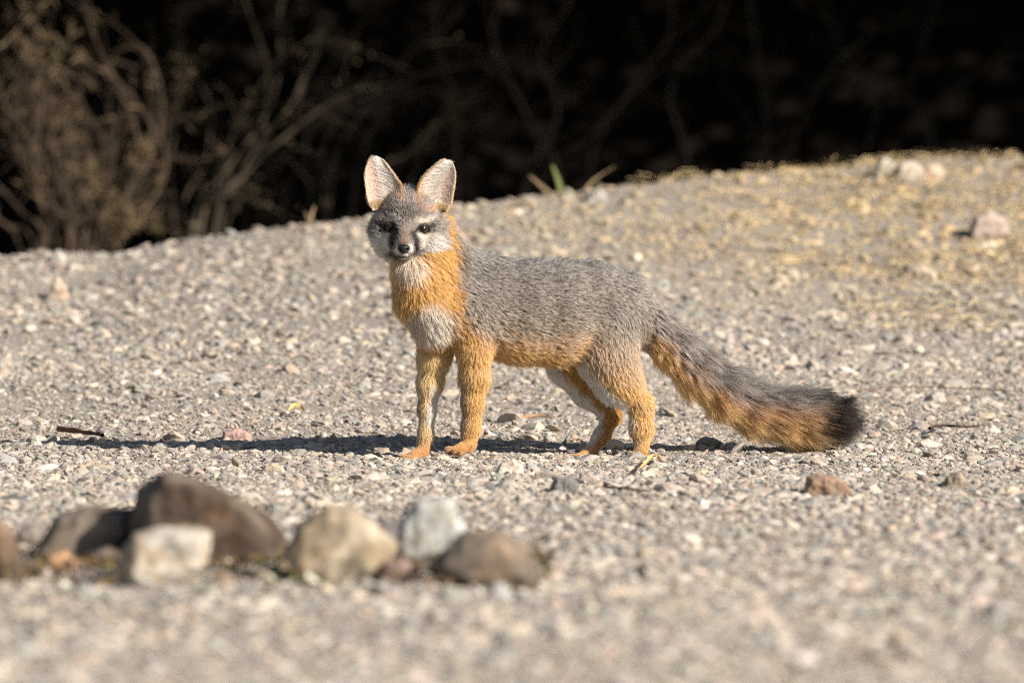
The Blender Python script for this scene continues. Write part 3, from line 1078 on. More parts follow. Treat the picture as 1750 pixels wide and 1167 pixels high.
# head
ell(699, 367, -0.132, (45, 55, 43), 'head', 0.012)
ell(666, 394, -0.140, (31, 34, 31), 'head', 0.022)
ell(729, 396, -0.140, (32, 34, 31), 'head', 0.022)
ell(668, 418, -0.130, (22, 30, 20), 'head', 0.02)
ell(724, 419, -0.130, (24, 30, 20), 'head', 0.02)
cone([(694, 394, -0.176, 25), (690.5, 418, -0.232, 13.5)], 'head', 0.014)
ell(673, 413, -0.184, (15, 22, 14), 'head', 0.014)
ell(709, 414, -0.184, (15, 22, 14), 'head', 0.014)
cone([(695, 418, -0.165, 24), (690, 434, -0.222, 8)], 'head', 0.006)
cone([(680, 370, -0.170, 8), (664, 375, -0.160, 8)], 'head', 0.010)
cone([(709, 371, -0.170, 8), (726, 377, -0.160, 8)], 'head', 0.010)
ell(661, 404, -0.160, (14, 16, 9), 'head', 0.014)
ell(731, 406, -0.160, (14, 16, 9), 'head', 0.014)
ell(680, 427, -0.215, (9, 14, 8), 'head', 0.004)
ell(700, 427, -0.215, (9, 14, 8), 'head', 0.004)
EYES = [((666.5, 388.5), -0.1795), ((722.5, 390.5), -0.1795)]
EYE_R = 0.0087
for (e, Y) in EYES:
    ell(e[0], e[1], Y, (8.1, 8.1, 8.1), 'head', 0.003, cut=True)


def grid_axis(segs):
    out = []
    for a, b, st in segs:
        out.append(np.arange(a, b, st))
    return np.concatenate(out)


ax_x = (grid_axis([(585, 772, 1.5), (772, 1480, 3.0)]) - 875) * S
ax_y = grid_axis([(-0.28, -0.05, 0.0019), (-0.05, 0.21, 0.0034)])
zt = lambda p: (780 - p) * S
ax_z = grid_axis([(zt(812), zt(450), 0.0029), (zt(450), zt(285), 0.0017)])
Fd = np.full((len(ax_x), len(ax_y), len(ax_z)), 0.05, np.float32)


def apply_prims(Fd):
    for p in PR:
        s = [np.searchsorted(a, [l, h]) for a, l, h in zip((ax_x, ax_y, ax_z), p.lo, p.hi)]
        sl = tuple(slice(max(0, q[0]), q[1]) for q in s)
        X = np.stack(np.meshgrid(ax_x[sl[0]], ax_y[sl[1]], ax_z[sl[2]], indexing='ij'), -1).astype(np.float32)
        d = pdist(p, X).astype(np.float32)
        cur = Fd[sl]
        if getattr(p, 'cut', False):
            h = np.maximum(p.k - np.abs(cur + d), 0) / p.k
            Fd[sl] = np.maximum(cur, -d) + h * h * p.k * 0.25
        else:
            h = np.maximum(p.k - np.abs(cur - d), 0) / p.k
            Fd[sl] = np.minimum(cur, d) - h * h * p.k * 0.25
    return Fd


def surface_nets(F, ax):
    """quads round every sign change of the field on a rectilinear grid"""
    s = F < 0
    nx, ny, nz = F.shape
    cnt = np.zeros((nx - 1, ny - 1, nz - 1), np.int8)
    for dx in (0, 1):
        for dy in (0, 1):
            for dz in (0, 1):
                cnt += s[dx:nx - 1 + dx, dy:ny - 1 + dy, dz:nz - 1 + dz]
    I, J, K = np.nonzero((cnt > 0) & (cnt < 8))
    vid = np.full(cnt.shape, -1, np.int32)
    vid[I, J, K] = np.arange(len(I))
    acc = np.zeros((len(I), 3))
    num = np.zeros(len(I))
    C = [(a, b, c) for a in (0, 1) for b in (0, 1) for c in (0, 1)]
    for a in C:
        for d in range(3):
            if a[d]:
                continue
            b = list(a)
            b[d] = 1
            fa = F[I + a[0], J + a[1], K + a[2]].astype(float)
            fb = F[I + b[0], J + b[1], K + b[2]].astype(float)
            m = (fa < 0) != (fb < 0)
            t = np.where(m, fa / np.where(m, fa - fb, 1), 0)
            pa = np.stack([ax[0][I + a[0]], ax[1][J + a[1]], ax[2][K + a[2]]], -1)
            pb = np.stack([ax[0][I + b[0]], ax[1][J + b[1]], ax[2][K + b[2]]], -1)
            acc += np.where(m[:, None], pa + (pb - pa) * t[:, None], 0)
            num += m
    V = acc / num[:, None]
    quads = []
    for d in range(3):
        sl0, sl1 = [slice(None)] * 3, [slice(None)] * 3
        sl0[d], sl1[d] = slice(0, -1), slice(1, None)
        ch = s[tuple(sl0)] != s[tuple(sl1)]
        o1, o2 = [(1, 2), (2, 0), (0, 1)][d]
        idx = np.array(np.nonzero(ch))
        ok = (idx[o1] > 0) & (idx[o2] > 0) & (idx[o1] < F.shape[o1] - 1) & (idx[o2] < F.shape[o2] - 1)
        idx = idx[:, ok]
        neg = s[tuple(sl0)][tuple(idx)]
        q = []
        for u, w in ((0, 0), (-1, 0), (-1, -1), (0, -1)):
            c = idx.copy()
            c[o1] += u
            c[o2] += w
            q.append(vid[tuple(c)])
        q = np.stack(q, -1)
        q[~neg] = q[~neg][:, ::-1]
        quads.append(q)
    return V, np.concatenate(quads)[:, ::-1]


BV, BF = surface_nets(apply_prims(Fd), (ax_x, ax_y, ax_z))


def smooth_mesh(V, F, it):
    e = np.concatenate([F[:, [0, 1]], F[:, [1, 2]], F[:, [2, 3]], F[:, [3, 0]]])
    for _ in range(it):
        acc = np.zeros_like(V)
        n = np.zeros(len(V))
        for a, b in ((0, 1), (1, 0)):
            for c in range(3):
                acc[:, c] += np.bincount(e[:, a], V[e[:, b], c], len(V))
            n += np.bincount(e[:, a], minlength=len(V))
        V = V * 0.4 + 0.6 * acc / n[:, None]
    return V


BV = smooth_mesh(BV, BF, 2)


def vnormals(V, F):
    n = np.cross(V[F[:, 2]] - V[F[:, 0]], V[F[:, 3]] - V[F[:, 1]])
    out = np.zeros_like(V)
    for j in range(4):
        for c in range(3):
            out[:, c] += np.bincount(F[:, j], n[:, c], len(V))
    return out / (np.linalg.norm(out, axis=1, keepdims=True) + 1e-12)


BN = vnormals(BV, BF)
if (BN * (BV - BV.mean(0))).sum() < 0:
    BF = BF[:, ::-1]
    BN = -BN
NOSE = at(690, 424, -0.245)
GROUPS = ['trunk', 'neck', 'chest', 'tail', 'legRF', 'legLF', 'legLH', 'legRH', 'head']


def body_fields(X):
    """per point: distance to each group, and the direction the fur lies"""
    gd = {g: np.full(len(X), 9.0) for g in GROUPS}
    flow = np.zeros((len(X), 3))
    for p in PR:
        if getattr(p, 'cut', False):
            continue
        d = pdist(p, X)
        gd[p.group] = np.minimum(gd[p.group], d)
        w = np.exp(-np.clip(d + 0.004, 0, 1) / 0.010)[:, None]
        if p.group == 'head':
            f = X - NOSE
            f = f / (np.linalg.norm(f, axis=1, keepdims=True) + 1e-9)
            flow += 1.2 * w * f
        elif p.group == 'neck':
            flow += w * (0.5 * p.flow + 0.5 * np.array([0.5, 0.25, -0.75]))
        else:
            flow += w * p.flow
    flow /= np.linalg.norm(flow, axis=1, keepdims=True) + 1e-9
    return gd, flow


# colours of the coat
C_DARK, C_GREY, C_WHITE = lin((42, 38, 36)), lin((159, 145, 130)), lin((230, 222, 210))
C_BUFF = lin((172, 142, 106))
C_OR, C_ORL, C_ORD = lin((196, 129, 44)), lin((214, 156, 78)), lin((150, 98, 40))
C_CREAM, C_BLK = lin((228, 200, 166)), lin((24, 20, 19))
C_BRN = lin((150, 120, 95))


def coat(X, N, gd):
    """base colour, agouti amount (banded grey hair) for hair roots at X"""
    px, py = to_px(X)
    front = sstep(-0.1, 0.35, -N[:, 1])
    n = len(X)
    col = np.tile(C_GREY, (n, 1))
    wk = np.where(gd['head'] < np.minimum(gd['neck'], gd['chest']) + 0.002, 0.3, 0.8)
    ag = np.ones(n)
    wob = 8 * noise3(X * 55, 71) + 5 * noise3(X * 160, 72) + 5 * noise3(X * 420, 73)

    def paint(w, c, a=None):
        nonlocal col, ag
        w = np.clip(w, 0, 1)
        col = col * (1 - w[:, None]) + np.asarray(c) * w[:, None]
        if a is not None:
            ag = ag * (1 - w) + a * w

    def blob(cx, cy, rx, ry, soft=0.5, rot=0.0):
        c, s = math.cos(rot), math.sin(rot)
        dx, dy = px + wob * wk - cx, py + wob * wk - cy
        u, v = (c * dx + s * dy) / rx, (-s * dx + c * dy) / ry
        return 1 - sstep(1 - soft, 1 + soft, np.sqrt(u * u + v * v))

    def stroke(pts, wd, soft=3.0):
        pts = np.asarray(pts, float)
        best = np.full(n, 1e9)
        for a, b in zip(pts[:-1], pts[1:]):
            ab = b - a
            t = np.clip(((px - a[0]) * ab[0] + (py - a[1]) * ab[1]) / (ab @ ab), 0, 1)
            best = np.minimum(best, np.hypot(px - a[0] - t * ab[0], py - a[1] - t * ab[1]))
        return 1 - sstep(wd - soft, wd + soft, best + wob * 0.2)

    legs = {g: gd[g] for g in ('legRF', 'legLF', 'legLH', 'legRH')}
    dm = np.minimum.reduce([gd['trunk'], gd['neck'], gd['chest'], gd['head']])
    is_head = gd['head'] < np.minimum(gd['neck'], gd['chest']) + 0.002
    is_tail = (gd['tail'] < gd['trunk'] + 0.002) & (px > 1112) & (gd['tail'] < gd['legLH'])
    body = ~is_head & ~is_tail
    b = body.astype(float)
    # flank: buff towards the belly, then orange, pale fringe
    bell = np.interp(px, [700, 845, 900, 950, 1000, 1060, 1110], [562, 580, 588, 590, 588, 605, 600])
    paint(b * 0.6 * sstep(-75, -5, py + wob - bell), C_BUFF, 0.75)
    paint(b * sstep(-26, 26, py + 1.3 * wob - bell), lin((210, 144, 62)), 0.15)
    paint(b * sstep(34, 58, py + wob - bell) * (np.minimum.reduce(list(legs.values())) > 0.012), C_CREAM, 0.05)
    # dark line along the back
    top = sstep(0.75, 0.97, N[:, 2]) * b * sstep(770, 800, px)
    paint(top * 0.55, C_DARK, 1.0)
    paint(b * (1 - sstep(450, 520, py + wob)) * sstep(785, 810, px) * 0.35, lin((112, 108, 108)), 1.0)
    # neck and collar
    nk = b * (1 - sstep(-10, 12, px + wob - np.interp(py, [380, 420, 470, 530, 570, 600], [774, 778, 784, 786, 806, 842])))
    paint(nk * (1 - sstep(560, 600, py)), C_OR, 0.06)
    paint(b * blob(790, 585, 34, 30), C_OR * 1.05, 0.2)
    paint(b * front * blob(702, 458, 23, 23, 0.5), C_CREAM * 1.05, 0.0)
    paint(b * front * blob(738, 552, 35, 31, 0.5, 0.5), lin((218, 206, 186)), 0.15)
    paint(b * front * blob(706, 558, 14, 28, 0.6, 0.2) * 0.8, C_GREY, 0.9)
    paint(b * (1 - sstep(672, 690, px + wob)) * sstep(470, 500, py) * (1 - sstep(560, 590, py)) * 0.5, C_ORD, 0.3)
    # legs
    lrf = b * (1 - sstep(0.002, 0.012, gd['legRF'] - np.minimum(dm, 0.02))) * sstep(585, 612, py + wob)
    paint(lrf, lin((222, 178, 108)), 0.05)
    paint(lrf * blob(740, 650, 17, 46, 0.6), lin((234, 184, 108)), 0.0)
    paint(lrf * blob(744, 700, 15, 34, 0.7), C_WHITE * 1.05, 0.0)
    paint(lrf * (1 - sstep(712, 721, px + wob * 0.4)) * sstep(600, 640, py) * (1 - sstep(735, 760, py)) * 0.8, lin((96, 84, 72)), 0.7)
    paint(lrf * sstep(735, 765, py), lin((200, 142, 84)), 0.1)
    llf = b * (1 - sstep(0.002, 0.012, gd['legLF'] - np.minimum(dm, 0.02))) * sstep(588, 606, py + wob)
    paint(llf, lin((204, 144, 64)), 0.12)
    paint(llf * (1 - sstep(790, 803, px + wob * 0.5)) * sstep(625, 660, py) * (1 - sstep(735, 760, py)) * 0.7, lin((136, 112, 84)), 0.8)
    paint(llf * sstep(750, 772, py), lin((190, 132, 74)), 0.2)
    llh = b * (1 - sstep(0.002, 0.014, gd['legLH'] - np.minimum(gd['trunk'], 0.03)))
    paint(llh * sstep(560, 620, py + wob) * 0.9, C_BUFF, 0.5)
    paint(llh * sstep(600, 672, py + wob - 0.15 * (px - 1050)), lin((206, 147, 68)), 0.08)
    fr = np.interp(py, [600, 630, 660, 690, 720, 760], [978, 1004, 1031, 1060, 1082, 1066])
    paint(llh * (1 - sstep(0, 14, px + wob - fr)) * sstep(600, 630, py) * (1 - sstep(715, 740, py)), C_WHITE * 0.95, 0.05)
    paint(llh * sstep(725, 765, py) * (1 - sstep(1092, 1106, px)), lin((178, 138, 84)), 0.4)
    lrh = b * (1 - sstep(0.002, 0.012, gd['legRH'] - np.minimum(np.minimum(dm, gd['legLH']), 0.02))) * sstep(596, 622, py)
    paint(lrh, C_OR * 0.8, 0.1)
    fr = np.interp(py, [610, 640, 670, 700, 735, 760], [945, 962, 985, 1022, 1030, 1012])
    paint(lrh * (1 - sstep(-4, 16, px + wob - fr)), C_WHITE * 0.9, 0.05)
    paint(lrh * sstep(752, 772, py), lin((206, 158, 96)), 0.1)
    # tail
    tp = catmull(TAILPTS, 60)
    tpx, tpy = to_px(at(tp[:, 0], tp[:, 1], tp[:, 2]))
    dd = (px[:, None] - tpx) ** 2 + (py[:, None] - tpy) ** 2
    k = dd.argmin(1)
    tx, ty = np.gradient(tpx), np.gradient(tpy)
    L = np.hypot(tx, ty)
    across = ((px - tpx[k]) * ty[k] - (py - tpy[k]) * tx[k]) / L[k]            # > 0 above the axis
    tl = is_tail.astype(float)
    paint(tl, lin((138, 120, 103)), 1.0)
    paint(tl * sstep(-6, 18, -across + wob - np.interp(px, [1110, 1250, 1400], [-1, -7, -12])), C_OR * 0.92, 0.25)
    paint(tl * sstep(1180, 1340, px) * sstep(-14, 10, -across + wob) * 0.8, lin((184, 128, 70)), 0.35)
    paint(tl * sstep(10, 26, -across + wob * 0.5), C_ORL * 1.1, 0.05)
    paint(tl * sstep(19, 29, across + wob * 0.4 + 3 * sstep(1290, 1390, px)) * sstep(1220, 1380, px) * 0.9, lin((42, 34, 30)), 0.2)
    paint(tl * sstep(1360, 1400, px + wob * 1.5 - 0.35 * across), lin((42, 34, 30)), 0.05)
    # head
    hd = is_head.astype(float)
    paint(hd, C_GREY * 0.86, 1.0)
    side = hd * (1 - front)
    paint(hd * (1 - sstep(628, 646, px)) * 0.6, C_DARK, 0.8)
    paint(side * sstep(735, 752, px), C_OR, 0.1)
    paint(hd * sstep(757, 766, px + wob * 0.6) * sstep(352, 372, py), C_OR, 0.1)
    paint(hd * front * blob(656, 421, 24, 18, 0.45, 0.5), C_WHITE * 0.85, 0.2)
    paint(hd * front * blob(737, 422, 25, 18, 0.4, -0.35), C_WHITE * 0.9, 0.2)
    paint(hd * front * blob(693, 448, 36, 14, 0.4), C_WHITE * 1.1, 0.0)
    paint(hd * front * blob(662, 402, 14, 6, 0.5), lin((224, 208, 192)), 0.1)
    paint(hd * front * blob(727, 403, 15, 5, 0.6), lin((212, 196, 180)), 0.1)
    paint(hd * front * blob(668, 374, 15, 5.5, 0.5, 0.1), lin((214, 198, 182)), 0.2)
    paint(hd * front * blob(723, 376, 15, 5.5, 0.5, -0.1), lin((218, 202, 186)), 0.2)
    paint(hd * blob(686, 339, 6, 11, 0.8) * 0.75, C_OR * 0.85, 0.4)
    paint(hd * blob(715, 343, 6, 13, 0.8) * 0.75, C_OR * 0.85, 0.4)
    paint(hd * blob(742, 360, 22, 5, 0.8) * 0.8, C_OR * 0.9, 0.4)
    paint(hd * blob(644, 353, 10, 4, 0.7) * 0.6, C_OR * 0.8, 0.4)
    paint(hd * front * blob(692, 407, 12, 18, 0.7), lin((140, 116, 96)), 0.3)
    paint(hd * front * stroke([(676, 397), (671, 410), (672, 422), (681, 434)], 7, 4.5), lin((62, 53, 48)), 0.1)
    paint(hd * front * stroke([(706, 401), (711, 412), (711, 423), (706, 433)], 6.5, 4), lin((50, 42, 39)), 0.1)
    paint(hd * front * stroke([(672, 430), (664, 433)], 3, 2.5), lin((76, 66, 60)), 0.1)
    paint(hd * front * stroke([(708, 431), (722, 426)], 2.5, 2.5), lin((76, 66, 60)), 0.1)
    paint(hd * front * blob(680.5, 428, 5.5, 8, 0.35), C_WHITE * 0.97, 0.0)
    paint(hd * front * blob(701, 427, 6, 8.5, 0.35), C_WHITE * 1.1, 0.0)
    paint(hd * front * blob(691, 434.5, 8, 3, 0.4), C_WHITE * 0.9, 0.0)
    paint(hd * front * stroke([(678, 436), (684, 439.5), (690, 438), (697, 439.5), (705, 435)], 1.7, 1.2), lin((46, 34, 30)), 0.0)
    for (e, Y) in EYES:
        paint(hd * front * blob(e[0], e[1] + 0.3, 13.2, 8.8, 0.25), lin((26, 20, 18)), 0.0)
    paint(hd * front * stroke([(657, 387), (645, 383)], 3.2, 2), lin((40, 32, 29)), 0.1)
    paint(hd * front * stroke([(675, 390), (680, 396)], 2.4, 2), lin((30, 24, 22)), 0.0)
    paint(hd * front * stroke([(714, 392), (708, 398)], 2.4, 2), lin((34, 27, 25)), 0.0)
    paint(hd * front * stroke([(732, 388), (742, 386)], 2.2, 2), lin((70, 60, 54)), 0.1)
    return col, ag, is_head, is_tail, across


# the body itself
gdB, flB = body_fields(BV)
cB, agB, hB, tB, acB = coat(BV, BN, gdB)
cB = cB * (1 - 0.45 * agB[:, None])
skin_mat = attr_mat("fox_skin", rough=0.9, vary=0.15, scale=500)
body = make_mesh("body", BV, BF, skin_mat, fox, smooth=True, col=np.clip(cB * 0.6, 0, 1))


def fur_material(name="fur"):
    m, t, b, o = new_mat(name)
    t.nodes.remove(b)
    a = node(t, "ShaderNodeAttribute", attribute_name="col")
    h = node(t, "ShaderNodeBsdfHairPrincipled")
    h.model = 'CHIANG'
    h.parametrization = 'COLOR'
    h.inputs["Roughness"].default_value = 0.42
    h.inputs["Radial Roughness"].default_value = 0.65
    h.inputs["Coat"].default_value = 0.0
    h.inputs["IOR"].default_value = 1.38
    t.links.new(a.outputs["Color"], h.inputs["Color"])
    df = node(t, "ShaderNodeBsdfDiffuse")
    t.links.new(a.outputs["Color"], df.inputs["Color"])
    mx = node(t, "ShaderNodeMixShader")
    mx.inputs[0].default_value = 0.5
    t.links.new(h.outputs[0], mx.inputs[1])
    t.links.new(df.outputs[0], mx.inputs[2])
    t.links.new(mx.outputs[0], o.inputs["Surface"])
    return m


fur_mat = fur_material()


def coat_gain(C):
    """light pigments are paler in a single hair than the coat as a whole looks"""
    lum = C.mean(-1, keepdims=True)
    w = sstep(0.015, 0.14, lum)
    return np.clip(C * (1 - w) + np.clip(C, 0, 1) ** 0.62 * w, 0.006, 0.93)


def make_curves(name, P, R, C, parent, mat):
    """P (n,k,3) points, R (n,k) radii, C (n,k,3) colours"""
    n, k = P.shape[:2]
    cd = bpy.data.hair_curves.new(name)
    cd.add_curves([k] * n)
    cd.attributes["position"].data.foreach_set("vector", P.astype(np.float32).ravel())
    ra = cd.attributes.get("radius") or cd.attributes.new("radius", 'FLOAT', 'POINT')
    ra.data.foreach_set("value", R.astype(np.float32).ravel())
    ca = cd.attributes.new("col", 'FLOAT_COLOR', 'POINT')
    c4 = np.ones((n * k, 4), np.float32)
    c4[:, :3] = C.reshape(-1, 3)
    ca.data.foreach_set("color", c4.ravel())
    cd.materials.append(mat)
    ob = bpy.data.objects.new(name, cd)
    COL.objects.link(ob)
    ob.parent = parent
    return ob


def nearest(points, queries):
    kd = kdtree.KDTree(len(points))
    for i, p in enumerate(points):
        kd.insert(p, i)
    kd.balance()
    return np.array([kd.find(q)[1] for q in queries])


# sample hair roots on the body
frng = np.random.default_rng(2024)
T = np.concatenate([BF[:, [0, 1, 2]], BF[:, [0, 2, 3]]])
tc_ = BV[T].mean(1)
area = 0.5 * np.linalg.norm(np.cross(BV[T[:, 1]] - BV[T[:, 0]], BV[T[:, 2]] - BV[T[:, 0]]), axis=1)
gdT, _f = body_fields(tc_)
tpx_, tpy_ = to_px(tc_)
legmin = np.minimum.reduce([gdT[g] for g in ('legRF', 'legLF', 'legLH', 'legRH')])
dens = np.full(len(T), 1.0)
dens[gdT['head'] < np.minimum(gdT['neck'], gdT['chest']) + 0.004] = 3.0
dens[(tpy_ > 610) & (legmin < 0.006) & (tpx_ < 1125)] = 1.9
dens[(gdT['tail'] < 0.004) & (tpx_ > 1115)] = 1.05
pr = area * dens
NH = 420000
ti = frng.choice(len(T), NH, p=pr / pr.sum())
u, v = frng.uniform(size=NH), frng.uniform(size=NH)
fl = u + v > 1
u[fl], v[fl] = 1 - u[fl], 1 - v[fl]
w3 = np.stack([1 - u - v, u, v], -1)[..., None]
RX = (BV[T[ti]] * w3).sum(1)
RN = (BN[T[ti]] * w3).sum(1)
RN /= np.linalg.norm(RN, axis=1, keepdims=True)
gd, flow = body_fields(RX)
col, ag, ish, ist, across = coat(RX, RN, gd)
px, py = to_px(RX)
# length and lift by region
leg = np.minimum.reduce([gd[g] for g in ('legRF', 'legLF', 'legLH', 'legRH')])
wleg = sstep(572, 622, py) * (leg < 0.006) * (leg < np.minimum(gd['trunk'], gd['chest']) + 0.006) * (~ist)
length = np.full(NH, 0.0130)
lift = np.full(NH, 0.34)
bellyw = sstep(0.2, 0.8, -RN[:, 2]) * (~ish) * (~ist) * (1 - wleg)
length += 0.007 * bellyw
length = length * (1 - wleg) + 0.0068 * wleg
lift = lift * (1 - wleg) + 0.24 * wleg
paw = wleg * sstep(750, 772, py)
length = length * (1 - paw) + 0.0036 * paw
thigh = wleg * (1 - sstep(640, 690, py))
length += 0.006 * thigh
nkw = (np.minimum(gd['neck'], gd['chest']) < gd['trunk'] + 0.01) & ~ish & ~ist & (px < 800) & (wleg < 0.2)
length[nkw] = 0.0175
lift[nkw] = 0.36
nd = np.linalg.norm(RX - NOSE, axis=1)
hl = np.interp(nd, [0.0, 0.03, 0.06, 0.10, 0.14], [0.0030, 0.0042, 0.0065, 0.011, 0.016])
cheek = sstep(640, 632, px) + sstep(748, 762, px)
length[ish] = (hl * (1 + 0.5 * cheek))[ish]
lift[ish] = np.interp(nd, [0, 0.06, 0.12], [0.22, 0.30, 0.42])[ish]
ts = np.interp(px, [1105, 1170, 1240, 1400, 1440], [0.020, 0.035, 0.043, 0.047, 0.045])
length[ist] = ts[ist]
lift[ist] = np.interp(px, [1105, 1200, 1380, 1430], [0.34, 0.46, 0.50, 0.58])[ist]
under = ist & (across < -8)
lift[under] *= 1.1
length *= frng.uniform(0.72, 1.18, NH)
# keep the eyes and the nose free
ok = np.ones(NH, bool)
for (e, Y) in EYES:
    c = at(e[0], e[1], Y)
    q = RX - c
    ok &= ~((np.linalg.norm(q, axis=1) < EYE_R * 1.12))
    ex, ey = (px - e[0]) / 8.6, (py - e[1]) / 6.0
    ok &= ~((ex ** 2 + ey ** 2 < 1) & (RX[:, 1] < c[1] + 0.012) & ish)
    nearw = np.exp(-(np.linalg.norm(q, axis=1) / (EYE_R * 1.7)) ** 2)[:, None] * ish[:, None]
    flow = flow * (1 - nearw) + nearw * q / (np.linalg.norm(q, axis=1, keepdims=True) + 1e-9)
    close = np.linalg.norm(q, axis=1) < EYE_R * 2.1
    length[close] = np.minimum(length[close], 0.0030)
ok &= np.linalg.norm((RX - at(690, 424.5, -0.243)) / (np.array([11, 13, 8.5]) * S), axis=1) > 1.0
ok &= ~((RX[:, 2] < ground_z(RX[:, 0], RX[:, 1]) + 0.001))
sel = np.nonzero(ok)[0]
RX, RN, flow, col, ag, px, py, length, lift, ish, ist, wleg, across = [a[sel] for a in (RX, RN, flow, col, ag, px, py, length, lift, ish, ist, wleg, across)]
NH = len(sel)
tang = flow - (flow * RN).sum(1)[:, None] * RN
tang /= np.linalg.norm(tang, axis=1, keepdims=True) + 1e-9
# clumps
NG = 130000
gi = frng.choice(NH, NG, p=(1 / np.maximum(length, 0.004)) / (1 / np.maximum(length, 0.004)).sum())
near_g = nearest(RX[gi], RX)
jit = frng.normal(0, 0.16, (NH, 3)) * np.where(ish, 0.7, 1.0)[:, None]
gj = frng.normal(0, 0.15, (NG, 3))
dirv = tang + jit * 0.6 + gj[near_g]
lf = lift * (1 + 0.30 * frng.normal(size=NH)) + 0.12 * frng.normal(size=NG)[near_g] * lift / 0.4
lf = np.clip(lf, 0.06, 1.3)
KP = 5
t = np.linspace(0, 1, KP)[None, :, None]
sag = np.where(ist, 0.10, 0.06)[:, None, None] * np.array([0, 0, -1.0])
P = RX[:, None] + length[:, None, None] * (dirv[:, None] * (t * 0.75 + 0.25 * t * t) + RN[:, None] * lf[:, None, None] * (1.35 * t - 0.55 * t * t) + sag * t * t)
P -= RN[:, None] * 0.0006
# pull tips of a clump together
tipc = np.zeros((NG, 3))
cn = np.bincount(near_g, minlength=NG)[:, None] + 1e-9
for c in range(3):
    tipc[:, c] = np.bincount(near_g, P[:, -1, c], NG)
tipc /= cn
pull = np.where(ist, 0.26, np.where(ish, 0.2, 0.28))[:, None, None]
P = P + (tipc[near_g] - P[:, -1])[:, None] * (t ** 1.6) * pull
# colour along each hair: agouti banding
tt = np.linspace(0, 1, KP)
clump_v = frng.normal(size=NG)[near_g]
big = noise3(RX * 130, 77)
val = 0.95 * clump_v + 0.45 * frng.normal(size=NH) + 0.3 * big
Ccol = np.repeat(col[:, None], KP, 1)
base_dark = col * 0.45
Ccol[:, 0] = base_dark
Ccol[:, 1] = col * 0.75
a_ = ag[:, None, None]
band_c = np.clip(0.62 + 0.10 * frng.normal(size=NH), 0.4, 0.9)
light = np.where(val > 0.25, 1.0, np.where(val > -0.45, 0.55, 0.08))
bandw = np.exp(-((tt[None] - band_c[:, None]) / 0.2) ** 2) * light[:, None]
ag_c = (C_DARK * 0.6)[None, None] * (1 - bandw[..., None]) + (np.maximum(col * 1.9, C_WHITE * 0.55))[:, None] * bandw[..., None]
tipdark = sstep(0.82, 1.0, tt)[None, :, None] * np.where(val < 0.6, 0.8, 0.1)[:, None, None]
ag_c = ag_c * (1 - tipdark) + C_BLK * tipdark
plain = Ccol * (1 + 0.16 * clump_v + 0.10 * frng.normal(size=NH))[:, None, None]
Cc = np.clip(plain * (1 - a_) + (0.22 * Ccol + 0.78 * ag_c) * a_, 0.008, 0.92)
Cc = coat_gain(Cc)
rw = np.where(ish, 0.00018, np.where(ist, 0.00031, 0.00027)) * frng.uniform(0.75, 1.2, NH)
rw = np.where(wleg > 0.5, 0.00024, rw)
Rr = rw[:, None] * np.array([1.0, 1.0, 0.85, 0.6, 0.15])[None]
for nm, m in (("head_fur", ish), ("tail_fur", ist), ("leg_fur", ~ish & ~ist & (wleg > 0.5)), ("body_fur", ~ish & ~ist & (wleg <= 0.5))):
    make_curves(nm, P[m], Rr[m], Cc[m], body, fur_mat)


